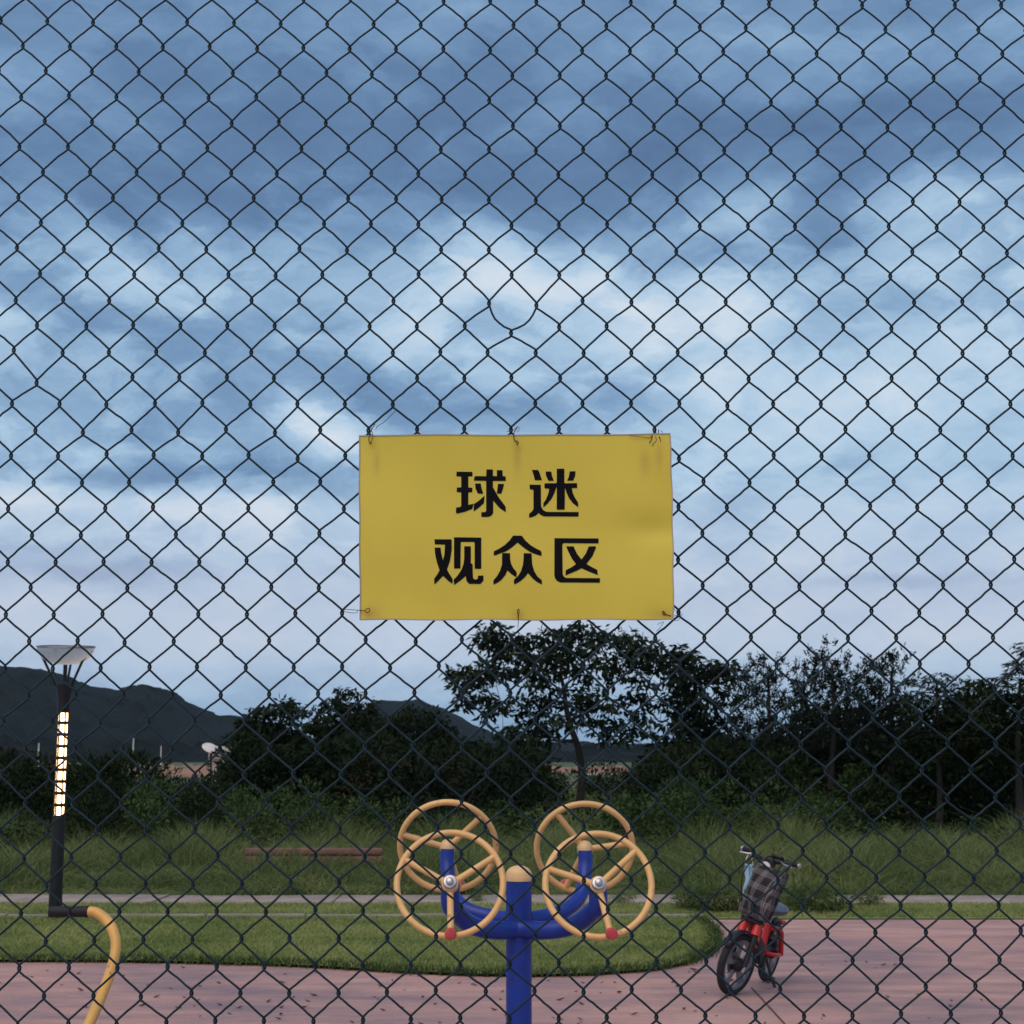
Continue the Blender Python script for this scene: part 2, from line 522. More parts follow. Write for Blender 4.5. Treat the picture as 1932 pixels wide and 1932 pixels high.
def ground_mats():
    # ground: rough meadow
    m = bpy.data.materials.new('rough_meadow')
    m.use_nodes = True
    t = NT(m.node_tree)
    p = m.node_tree.nodes['Principled BSDF']
    p.inputs['Roughness'].default_value = 0.95
    g = t.n('ShaderNodeNewGeometry')
    n1 = t.noise(g.outputs['Position'], 0.12, 5, 0.6)
    n2_ = t.noise(g.outputs['Position'], 2.5, 4, 0.65)
    f = t.m('ADD', t.m('MULTIPLY', n1, 0.6), t.m('MULTIPLY', n2_, 0.4))
    c = t.ramp(f, [(0.35, (0.030, 0.050, 0.014, 1)), (0.5, (0.055, 0.085, 0.022, 1)), (0.66, (0.085, 0.085, 0.040, 1))])
    t.link(c, p.inputs['Base Color'])
    M['meadow'] = m
    # lawn soil
    m = bpy.data.materials.new('lawn_ground')
    m.use_nodes = True
    t = NT(m.node_tree)
    p = m.node_tree.nodes['Principled BSDF']
    p.inputs['Roughness'].default_value = 0.95
    g = t.n('ShaderNodeNewGeometry')
    n1 = t.noise(g.outputs['Position'], 1.4, 6, 0.65)
    c = t.ramp(n1, [(0.32, (0.13, 0.19, 0.060, 1)), (0.6, (0.20, 0.255, 0.090, 1)), (0.75, (0.26, 0.24, 0.12, 1))])
    t.link(c, p.inputs['Base Color'])
    M['lawn'] = m
    # pavement: stamped pink concrete, worn and blotchy
    m = bpy.data.materials.new('pink_pavement')
    m.use_nodes = True
    t = NT(m.node_tree)
    p = m.node_tree.nodes['Principled BSDF']
    p.inputs['Roughness'].default_value = 0.8
    p.inputs['Specular IOR Level'].default_value = 0.3
    g = t.n('ShaderNodeNewGeometry')
    pos = g.outputs['Position']
    n1 = t.noise(pos, 0.28, 5, 0.6)
    mp = t.n('ShaderNodeMapping')
    mp.inputs['Scale'].default_value = (0.55, 1.6, 1)
    t.link(pos, mp.inputs[0])
    n2_ = t.noise(mp.outputs[0], 1.7, 7, 0.68)
    n3 = t.noise(pos, 38, 3, 0.7)
    f = t.m('ADD', t.m('MULTIPLY', n1, 0.5), t.m('MULTIPLY', n2_, 0.5))
    c = t.ramp(f, [(0.40, (0.255, 0.185, 0.200, 1)), (0.47, (0.36, 0.240, 0.235, 1)), (0.53, (0.475, 0.285, 0.255, 1)), (0.62, (0.56, 0.36, 0.315, 1))])
    c = t.mix(0.30, c, t.ramp(n3, [(0.3, (0.45, 0.45, 0.45, 1)), (0.7, (1.0, 1.0, 1.0, 1))]), 'MULTIPLY')
    t.link(c, p.inputs['Base Color'])
    b = t.n('ShaderNodeBump')
    b.inputs['Strength'].default_value = 0.35
    b.inputs['Distance'].default_value = 0.01
    t.link(t.m('ADD', n3, t.m('MULTIPLY', n2_, 2.0)), b.inputs['Height'])
    t.link(b.outputs[0], p.inputs['Normal'])
    M['pavement'] = m
    # forested hill
    m = bpy.data.materials.new('forest_hill')
    m.use_nodes = True
    t = NT(m.node_tree)
    p = m.node_tree.nodes['Principled BSDF']
    p.inputs['Roughness'].default_value = 1.0
    p.inputs['Specular IOR Level'].default_value = 0.05
    g = t.n('ShaderNodeNewGeometry')
    n1 = t.noise(g.outputs['Position'], 0.06, 6, 0.7)
    c = t.ramp(n1, [(0.35, (0.009, 0.015, 0.018, 1)), (0.65, (0.017, 0.025, 0.027, 1))])
    t.link(c, p.inputs['Base Color'])
    M['hill'] = m
    # yellow vinyl with rust runs under the eyelets
    m = bpy.data.materials.new('yellow_sheet')
    m.use_nodes = True
    t = NT(m.node_tree)
    p = m.node_tree.nodes['Principled BSDF']
    p.inputs['Roughness'].default_value = 0.55
    tcn = t.n('ShaderNodeTexCoord')
    v = tcn.outputs['Object']
    n1 = t.noise(v, 5, 5, 0.6)
    c = t.ramp(n1, [(0.3, (0.65, 0.545, 0.055, 1)), (0.7, (0.72, 0.590, 0.072, 1))])
    s = t.n('ShaderNodeSeparateXYZ')
    t.link(v, s.inputs[0])
    for (hx, hz, rx, rz) in STAINS:
        dx = t.m('MULTIPLY', t.m('SUBTRACT', s.outputs[0], hx), 1.0 / rx)
        dz = t.m('MULTIPLY', t.m('SUBTRACT', s.outputs[2], hz), 1.0 / rz)
        rr = t.m('ADD', t.m('MULTIPLY', dx, dx), t.m('MULTIPLY', dz, dz))
        gg = t.m('MULTIPLY', t.m('EXPONENT', t.m('MULTIPLY', rr, -1.0)), 0.26)
        c = t.mix(gg, c, (0.30, 0.12, 0.050, 1))
    t.link(c, p.inputs['Base Color'])
    M['sheet'] = m


STAINS = [(-0.2385, 0.112, 0.006, 0.022), (0.003, 0.118, 0.007, 0.026), (0.222, 0.112, 0.010, 0.022), (0.246, 0.122, 0.007, 0.024),
          (-0.242, -0.148, 0.016, 0.014), (0.004, -0.150, 0.010, 0.010), (0.245, -0.150, 0.022, 0.012)]
ground_mats()


# ------------------------------------------------------------------ the setting
def sheet(name, pts, z, material, kind='structure', sub=0):
    bm = bmesh.new()
    vs_ = [bm.verts.new((p[0], p[1], z)) for p in pts]
    f = bm.faces.new(vs_)
    if f.normal.z < 0:
        f.normal_flip()
    bmesh.ops.triangulate(bm, faces=bm.faces[:])
    me = bpy.data.meshes.new(name)
    bm.to_mesh(me)
    bm.free()
    o = link(name, me, material)
    tag(o, kind=kind)
    return o


sheet('ground', [(-2300, -240), (2300, -240), (2300, 2000), (-2300, 2000)], 0.0, M['meadow'])
VERGE_Y = 16.40
PATH0, PATH1 = 17.92, 19.05
sheet('pavement', [(-26, -6), (26, -6), (26, VERGE_Y), (-26, VERGE_Y)], 0.02, M['pavement'])
sheet('verge', [(-26, VERGE_Y), (26, VERGE_Y), (26, PATH0), (-26, PATH0)], 0.03, M['lawn'])
edge_px = [(-260, 1812), (0, 1814), (160, 1814), (320, 1816), (480, 1820), (620, 1826), (760, 1835), (880, 1840), (1000, 1842), (1120, 1839), (1230, 1831),
           (1300, 1818), (1340, 1798), (1352, 1776), (1346, 1758), (1330, 1744), (1312, 1735)]
edge = [ground(x, y, 0.03) for x, y in edge_px]
edge[-1].y = VERGE_Y - 0.12
lawn_poly = [(p.x, p.y) for p in edge] + [(edge[0].x - 3, VERGE_Y - 0.12), (edge[0].x - 3, edge[0].y)]
sheet('lawn', lawn_poly, 0.045, M['lawn'])

# kerb between lawn and verge, laid in stones
kx0, kx1 = -26.0, edge[-1].x + 0.1
kerb = empty('kerb', (0, VERGE_Y, 0))
tag(kerb, kind='structure')
kme = None
x = kx1 - 0.5
while x > -9.5:
    o = None
    if kme is None:
        o = MB().box((0, 0, 0.020), (0.985, 0.09, 0.11), bevel=0.008).build('kerb_stone', M['kerbstone'], kerb)
        kme = o.data
    else:
        o = link('kerb_stone', kme, None, kerb)
    o.location = (x, 0, random.uniform(-.006, .006))
    x -= 1.0
# path of concrete slabs
path = empty('path', (0, (PATH0 + PATH1) / 2, 0))
tag(path, kind='structure')
pme = None
x = -11.0
while x < 11.5:
    if pme is None:
        o = MB().box((0, 0, -0.005), (1.985, PATH1 - PATH0, 0.09), bevel=0.008).build('slab', M['concrete'], path)
        pme = o.data
    else:
        o = link('slab', pme, None, path)
    o.location = (x, 0, random.uniform(-.008, .008))
    o.rotation_euler = (random.uniform(-.004, .004), random.uniform(-.004, .004), 0)
    x += 2.0
# saw-cut joint in the pavement beside the bicycle
a, b = ground(1418, 1864, 0.02), ground(1560, 2020, 0.02)
d = (b - a).normalized()
nrm = Vector((-d.y, d.x, 0)) * 0.007
me = bpy.data.meshes.new('joint')
me.from_pydata([(p.x, p.y, 0.0235) for p in (a - nrm, b - nrm, b + nrm, a + nrm)], [], [(0, 1, 2, 3)])
tag(link('pavement_joint', me, M['dead_leaf']), kind='structure')


# hills: forested ridges
def vnoise(x, s, seed=0):
    x = np.asarray(x, float) * s + seed * 17.3
    i = np.floor(x)
    f = x - i
    f = f * f * (3 - 2 * f)
    h = lambda k: np.modf(np.sin(k * 127.1 + seed * 311.7) * 43758.5453)[0]
    return h(i) * (1 - f) + h(i + 1) * f


def hill(name, D, prof, depth, seed, rugged):
    xs = np.arange(prof[0][0], prof[-1][0], 3.0)
    ys = np.interp(xs, [p[0] for p in prof], [p[1] for p in prof])
    top = np.array([at(x_, y_, D) for x_, y_ in zip(xs, ys)])
    rows = np.linspace(0, 1, 15)
    V = []
    for k, r_ in enumerate(rows):
        if r_ <= 0.72:
            q = math.sin(r_ / 0.72 * math.pi / 2) ** 0.9
            yy = D - depth * (1 - r_ / 0.72)
        else:
            q = math.cos((r_ - .72) / .28 * math.pi / 2)
            yy = D + depth * (r_ - .72)
        bump = (vnoise(xs, .022, seed + k) + .5 * vnoise(xs, .09, seed + 30 + k)) * rugged * (0.4 + q)
        z = top[:, 2] * q + bump * (1 if 0 < k < 14 else 0)
        yv = yy + vnoise(xs, .05, seed + 60 + k) * depth * .04
        V.append(np.stack([top[:, 0] * yy / D, yv, np.maximum(z, -2)], 1))
    nX = len(xs)
    V = np.concatenate(V)
    i, k = np.meshgrid(np.arange(nX - 1), np.arange(14))
    q0 = (k * nX + i).ravel()
    F = np.stack([q0, q0 + 1, q0 + 1 + nX, q0 + nX], 1)
    o = link(name, mesh_np(name, V, F), M['hill'])
    tag(o, kind='structure')


hill('hill', 900, [(-700, 1300), (-400, 1270), (-150, 1268), (0, 1265), (40, 1264), (90, 1272), (130, 1285), (180, 1300), (225, 1306), (250, 1300), (275, 1297),
                   (310, 1304), (350, 1325), (400, 1350), (430, 1356), (480, 1360), (560, 1380), (640, 1425)], 330, 3, 0.9)
hill('hill', 1100, [(560, 1425), (640, 1360), (720, 1325), (790, 1322), (850, 1345), (905, 1376), (960, 1396), (1040, 1402), (1200, 1405), (1330, 1400),
                    (1440, 1398), (1560, 1380), (1800, 1370), (2100, 1380), (2500, 1425)], 330, 9, 0.9)
hill('treeline', 420, [(-500, 1398), (0, 1402), (120, 1408), (300, 1412), (480, 1412), (700, 1408), (960, 1412), (1100, 1424), (1180, 1416), (1260, 1422), (1400, 1408),
                       (2300, 1400)], 40, 21, 1.6)


def bank(name, D, x0, x1, ytop, ybot):
    n = 40
    xs = np.linspace(x0, x1, n)
    V = []
    for k, (fy, fz) in enumerate([(-3.0, 0), (-1.6, .75), (0, 1), (3, 1), (6, 0)]):
        for i_, x_ in enumerate(xs):
            tp = at(x_, ytop, D)
            e = min(1, min(i_, n - 1 - i_) / 3.0)
            h = tp.z * fz * e * (0.85 + .3 * float(vnoise([x_], .07, k)[0]))
            V.append((tp.x * (D + fy) / D, D + fy, h if h > 0 else 0.01))
    i, k = np.meshgrid(np.arange(n - 1), np.arange(4))
    q0 = (k * n + i).ravel()
    F = np.stack([q0, q0 + 1, q0 + 1 + n, q0 + n], 1)
    tag(link(name, mesh_np(name, np.array(V), F), M['soil']), kind='structure')


bank('soil_bank', 125, 235, 560, 1443, 1465)
bank('soil_bank', 150, 1000, 1262, 1446, 1460)
# far field track seen through the gap
p = [ground(1090, 1459), ground(1260, 1459), ground(1260, 1463), ground(1090, 1463)]
sheet('field_track', [(q.x, q.y) for q in p], 0.02, M['concrete'])
p = [ground(430, 1466), ground(560, 1466), ground(560, 1470), ground(390, 1470)]
sheet('field_track', [(q.x, q.y) for q in p], 0.02, M['concrete'])


# ------------------------------------------------------------------ blades and leaves
def blades(n_pts, H, Wd, lean, segs=2, nbend=0.5):
    """curved grass blades at given ground points (k,3): returns verts and faces"""
    k = len(n_pts)
    a = rng.uniform(0, 2 * math.pi, k)
    ln = rng.normal(0, lean, k)
    la = rng.uniform(0, 2 * math.pi, k)
    h = H * rng.uniform(0.45, 1.15, k)
    w = Wd * rng.uniform(0.6, 1.3, k)
    side = np.stack([np.cos(a), np.sin(a), np.zeros(k)], 1)
    ld = np.stack([np.cos(la), np.sin(la), np.zeros(k)], 1)
    rows = []
    for s in range(segs):
        t = s / segs
        c = n_pts + np.array([0, 0, 1]) * (h * t * (1 - nbend * 0.3 * t))[:, None] + ld * (np.abs(ln) * h * t * t)[:, None]
        ww = (w * (1 - t * 0.75))[:, None] * 0.5
        rows += [c - side * ww, c + side * ww]
    tip = n_pts + np.array([0, 0, 1]) * (h * (1 - nbend * 0.3))[:, None] + ld * (np.abs(ln) * h)[:, None]
    rows.append(tip)
    V = np.stack(rows, 1)
    m_ = V.shape[1]
    b = (np.arange(k) * m_)[:, None]
    F4 = np.concatenate([b + np.array([[2 * s, 2 * s + 1, 2 * s + 3, 2 * s + 2]]) for s in range(segs - 1)]) if segs > 1 else None
    e = 2 * (segs - 1)
    F3 = b + np.array([[e, e + 1, e + 2]])
    return V.reshape(-1, 3), F4, F3


def leaves(pos, ax, nor, L, Wd, fold=0.18):
    """pointed leaves, folded along the midrib: 4 verts, 2 triangles each"""
    ax = ax / (np.linalg.norm(ax, axis=1, keepdims=True) + 1e-9)
    side = np.cross(ax, nor)
    side /= (np.linalg.norm(side, axis=1, keepdims=True) + 1e-9)
    up = np.cross(side, ax)
    L = np.asarray(L)[:, None]
    Wd = np.asarray(Wd)[:, None]
    mid = pos + ax * L * 0.45
    V = np.stack([pos, mid + side * Wd / 2 + up * Wd * fold, pos + ax * L, mid - side * Wd / 2 + up * Wd * fold], 1)
    b = (np.arange(len(pos)) * 4)[:, None]
    F = np.concatenate([b + np.array([[0, 1, 2]]), b + np.array([[0, 2, 3]])])
    return V.reshape(-1, 3), F


def in_poly(px, py, poly):
    c = np.zeros(len(px), bool)
    n = len(poly)
    j = n - 1
    for i in range(n):
        xi, yi = poly[i]
        xj, yj = poly[j]
        hit = ((yi > py) != (yj > py)) & (px < (xj - xi) * (py - yi) / (yj - yi + 1e-12) + xi)
        c ^= hit
        j = i
    return c


def scatter_box(n, x0, x1, y0, y1, z=0.03):
    return np.stack([rng.uniform(x0, x1, n), rng.uniform(y0, y1, n), np.full(n, z)], 1)


# short lawn grass (uncountable)
P = scatter_box(190000, -6.6, 3.0, 12.0, VERGE_Y - 0.1, 0.045)
keep = in_poly(P[:, 0], P[:, 1], lawn_poly)
dens = vnoise(P[:, 0], 1.3, 4) * .5 + vnoise(P[:, 1], 1.9, 5) * .5
P = P[keep]
V, F4, F3 = blades(P, 0.042, 0.011, 0.9, 2)
tag(link('lawn_grass', mesh_np('lawn_grass', V, F4, F3), M['grass_low']), 'short mown grass covering the lawn beside the pavement', 'grass', kind='stuff')
# shaggy lawn edge
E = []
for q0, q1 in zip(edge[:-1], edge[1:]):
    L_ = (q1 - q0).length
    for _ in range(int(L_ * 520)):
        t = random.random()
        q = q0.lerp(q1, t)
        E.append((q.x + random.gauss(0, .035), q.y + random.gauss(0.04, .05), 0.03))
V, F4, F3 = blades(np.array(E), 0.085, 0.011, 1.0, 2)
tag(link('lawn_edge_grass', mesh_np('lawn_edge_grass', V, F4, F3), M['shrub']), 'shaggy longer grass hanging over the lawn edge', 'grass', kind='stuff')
# verge grass
P = scatter_box(70000, -7.5, 8.0, VERGE_Y + 0.08, PATH0 - 0.02, 0.03)
V, F4, F3 = blades(P, 0.055, 0.010, 0.8, 2)
tag(link('verge_grass', mesh_np('verge_grass', V, F4, F3), M['grass_low']), 'strip of short grass between kerb and path', 'grass', kind='stuff')
# tall grass behind the path
P = scatter_box(92000, -9.0, 10.5, PATH1 + 0.02, 26.5, 0.0)
hmod = np.clip((P[:, 1] - PATH1) / 1.6, 0.35, 1.0) * (1 + .45 * np.clip((P[:, 1] - 22.5) / 3, 0, 1)) * (0.62 + 0.8 * vnoise(P[:, 0], .8, 2) * vnoise(P[:, 1], .9, 8) + .25 * vnoise(P[:, 0], 2.4, 12))
V1 = []
V, F4, F3 = blades(P, 1.0, 0.017, 0.55, 3)
V = V.reshape(len(P), -1, 3)
sk = (P[:, 0] > -3.9) & (P[:, 0] < -1.6) & (P[:, 1] < 21.6)
V[:, :, 2] *= (hmod * 0.66 * np.where(sk, .90, 1.0))[:, None]
tag(link('tall_grass', mesh_np('tall_grass', V.reshape(-1, 3), F4, F3), M['grass_tall']), 'tall unmown grass growing behind the concrete path', 'grass', kind='stuff')
# meadow tufts further off
P = scatter_box(50000, -16, 20, 25.0, 75, 0.0)
V, F4, F3 = blades(P, 0.50, 0.035, 0.6, 2)
tag(link('meadow_grass', mesh_np('meadow_grass', V, F4, F3), M['grass_tall']), 'rough meadow grass among the far shrubs', 'grass', kind='stuff')

# fallen dry leaves on the pavement
fl = []
for k in range(4):
    mb = MB()
    pts = [(0, -.026, 0), (.007, -.008, .004), (.008, .010, .008), (0, .028, .012), (-.007, .010, .004), (-.006, -.008, .002)]
    pts = [(x_ * random.uniform(.7, 1.5), y_, z_ + random.uniform(0, .006)) for x_, y_, z_ in pts]
    mb.add(pts + [(0, 0, .001)], [(6, i, (i + 1) % 6) for i in range(6)])
    me = bpy.data.meshes.new('fallen_leaf')
    me.from_pydata(mb.v, [], mb.f)
    me.materials.append(M['dead_leaf'])
    fl.append(me)
cnt = 0
while cnt < 170:
    x_, y_ = random.uniform(-4.6, 4.8), random.uniform(9.9, 14.5)
    if in_poly(np.array([x_]), np.array([y_]), lawn_poly)[0]:
        continue
    if x_ > 1.8 and random.random() < 0.72:
        continue
    o = link('fallen_leaf', random.choice(fl), None)
    o.location = (x_, y_, 0.022)
    o.rotation_euler = (0, 0, random.uniform(0, 6.28))
    s = random.uniform(.5, 1.35)
    o.scale = (s, s, s)
    tag(o, 'small curled dry leaf lying on the pink pavement', 'leaf', 'dry leaves scattered on the pavement')
    cnt += 1


# ------------------------------------------------------------------ shrubs and weeds (shared meshes)
def shrub_mesh(name, h, w, n, L, style):
    th = rng.uniform(0, 2 * math.pi, n)
    u = rng.uniform(0, 1, n) ** 0.6
    zz = rng.uniform(0.02, 1, n)
    k = 9
    cx = rng.uniform(-.5, .5, (k, 2)) * w
    cz = rng.uniform(.35, .9, k) * h
    idx = rng.integers(0, k, n)
    rr = rng.uniform(.16, .30, k)[idx] * w
    dirv = rng.normal(0, 1, (n, 3))
    dirv /= np.linalg.norm(dirv, axis=1, keepdims=True)
    rad = rng.uniform(0.35, 1, n) ** 0.5
    pos = np.stack([cx[idx, 0], cx[idx, 1], cz[idx]], 1) + dirv * (rr * rad)[:, None] * np.array([1, 1, .8])
    low = rng.uniform(0, 1, n) < 0.25
    pos[low] = np.stack([rng.normal(0, .34, low.sum()) * w, rng.normal(0, .34, low.sum()) * w, rng.uniform(0.02, .5, low.sum()) * h], 1)
    pos[:, 2] = np.clip(pos[:, 2], 0.02, None)
    ax = dirv + np.array([0, 0, .25 if style != 'droop' else -.6]) + rng.normal(0, .5, (n, 3))
    nor = rng.normal(0, .6, (n, 3)) + np.array([0, 0, 1])
    LL = L * rng.uniform(.6, 1.3, n)
    V, F = leaves(pos, ax, nor, LL, LL * (0.42 if style != 'thin' else 0.16))
    # twigs
    mb = MB()
    for i in range(k):
        mb.tube([(0, 0, 0), (cx[i, 0] * .5, cx[i, 1] * .5, cz[i] * .55), (cx[i, 0], cx[i, 1], cz[i])], [.018 * h, .012 * h, .004 * h], n=5, caps=False)
    return mesh_np(name, V, None, F, smooth=False), mb


def shrub_kit(name, h, w, n, L, style, m_leaf):
    me, mb = shrub_mesh(name, h, w, n, L, style)
    me.materials.append(m_leaf)
    st = bpy.data.meshes.new('stem')
    st.from_pydata(mb.v, [], mb.f)
    st.materials.append(M['bark'])
    return me, st


kits = {
    'leafy': [shrub_kit('foliage', 1.0, 1.5, 2600, .085, 'round', M['shrub']) for _ in range(3)],
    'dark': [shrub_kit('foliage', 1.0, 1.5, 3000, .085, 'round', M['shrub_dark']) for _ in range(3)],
    'dry': [shrub_kit('foliage', 1.0, 1.4, 2600, .10, 'droop', M['shrub_dry']) for _ in range(2)],
    'weed': [shrub_kit('foliage', 1.0, 1.3, 800, .30, 'thin', M['grass_tall']) for _ in range(2)],
    'broad': [shrub_kit('foliage', 1.0, 1.4, 1200, .16, 'droop', M['shrub']) for _ in range(2)],
}
SL = {
    'leafy': ('leafy green shrub growing behind the tall grass', 'leafy shrubs behind the grass'),
    'dark': ('dense dark green shrub in the thicket under the trees', 'dark shrubs of the thicket'),
    'dry': ('brownish dry shrub with drooping leaves in the thicket', 'dry brown shrubs'),
    'weed': ('low spiky weed clump growing at the path edge', 'weed clumps at the path edge'),
    'broad': ('broad-leaved green shrub with large drooping leaves above the grass', 'broad-leaved shrubs behind the grass'),
}


LOOK = {'leafy': 'leafy green shrub', 'dark': 'dense dark green shrub', 'dry': 'brownish dry shrub with drooping leaves', 'broad': 'broad-leaved green shrub with large drooping leaves'}


def place_of(xpx, row):
    if row == 1:
        for lim, t_ in [(140, 'rising from the tall grass behind the lamp post'), (455, 'in the tall grass between lamp post and red rail'), (735, 'in the tall grass behind the red rail'),
                        (1235, 'in the tall grass behind the fitness wheels'), (1345, 'in the tall grass between fitness wheels and bicycle'), (1520, 'in the tall grass behind the bicycle')]:
            if xpx < lim:
                return t_
        return 'in the tall grass before the right-hand thicket'
    for lim, t_ in [(240, 'farther back, beneath the hill behind the lamp post'), (480, 'farther back, hiding the foot of the soil bank'), (940, 'farther back, under the trees before the far hill'),
                    (1245, 'beside the meadow gap under the spreading tree'), (1400, 'farther back, under the rounder dark tree'), (1730, 'farther back, under the feathery trees')]:
        if xpx < lim:
            return t_
    return 'farther back, under the frond trees'


def relabel(o, kind, xpx, row):
    o['label'] = LOOK[kind] + ' ' + place_of(xpx, row)
    o['group'] = LOOK[kind].split(' with ')[0] + 's ' + place_of(xpx, row)


def shrub(kind, p, h, w=None, rz=None):
    fo, st = random.choice(kits[kind])
    r_ = empty('shrub' if kind != 'weed' else 'weed_clump', p, (0, 0, random.uniform(0, 6.28)))
    s = (w or h * random.uniform(.85, 1.25))
    r_.scale = (s, s, h)
    link('foliage', fo, None, r_)
    link('stem', st, None, r_)
    tag(r_, SL[kind][0], 'shrub' if kind != 'weed' else 'weed', SL[kind][1])
    return r_


def gx(xpx, Y):
    return at(xpx, 1500, Y).x


# front row, about 25 m off
for xpx, top, kind in [(-20, 1560, 'leafy'), (35, 1535, 'leafy'), (80, 1556, 'broad'), (160, 1520, 'dark'), (215, 1490, 'dark'), (265, 1494, 'leafy'), (315, 1490, 'leafy'), (365, 1494, 'dark'),
                       (415, 1496, 'leafy'), (465, 1500, 'leafy'), (520, 1500, 'leafy'), (575, 1512, 'leafy'), (635, 1518, 'broad'), (690, 1530, 'dark'), (745, 1520, 'leafy'), (800, 1525, 'dark'),
                       (860, 1540, 'broad'), (910, 1530, 'leafy'), (965, 1538, 'broad'), (1195, 1520, 'broad'), (1240, 1505, 'broad'), (1290, 1480, 'leafy'), (1345, 1500, 'leafy'), (1400, 1535, 'broad'),
                       (1450, 1515, 'leafy'), (1505, 1500, 'leafy'), (1560, 1520, 'broad'), (1610, 1540, 'dark'), (1670, 1560, 'leafy'), (1730, 1575, 'dark'), (1790, 1580, 'leafy'), (1850, 1575, 'dark'),
                       (1905, 1572, 'leafy'), (1960, 1570, 'dark')]:
    Y = random.uniform(25.2, 28.0)
    tp = at(xpx, top, Y)
    relabel(shrub(kind, (tp.x, Y, 0), max(.5, tp.z * 1.02), max(.75, tp.z * random.uniform(.75, 1.0))), kind, xpx, 1)
# second row, 30 to 40 m
for i in range(44):
    xpx = -30 + i * 46 + random.uniform(-14, 14)
    Y = random.uniform(31, 38)
    if xpx < 110:
        top = 1440
    elif xpx < 240:
        top = 1448
    elif xpx < 480:
        top = 1490
    elif xpx < 900:
        top = 1420
    elif xpx < 1240:
        if 930 < xpx:
            continue
        top = 1470
    else:
        top = 1430
    tp = at(xpx, top + random.uniform(-14, 14), Y)
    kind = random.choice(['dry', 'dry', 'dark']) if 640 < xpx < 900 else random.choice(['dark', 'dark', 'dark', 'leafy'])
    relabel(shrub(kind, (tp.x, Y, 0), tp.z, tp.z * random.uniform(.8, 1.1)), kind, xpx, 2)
# low shrubs left and right of the meadow gap
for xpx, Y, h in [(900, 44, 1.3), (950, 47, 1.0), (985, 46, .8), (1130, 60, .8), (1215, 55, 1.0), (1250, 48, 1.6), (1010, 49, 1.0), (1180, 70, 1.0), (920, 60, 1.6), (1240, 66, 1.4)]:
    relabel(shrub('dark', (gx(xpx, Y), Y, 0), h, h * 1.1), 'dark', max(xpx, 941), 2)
# weeds at the path and in front of it
for xpx, ypx, h in [(1295, 1722, .22), (1330, 1728, .30), (1372, 1729, .34), (1410, 1728, .30), (1440, 1722, .26), (1500, 1718, .28), (1535, 1728, .34), (1575, 1727, .30), (1640, 1716, .20),
                    (1175, 1712, .16), (560, 1692, .2), (880, 1692, .25), (900, 1706, .12), (1470, 1729, .22)]:
    q = ground(xpx, ypx)
    shrub('weed', (q.x, q.y, 0.02), h * .85, h * .9)


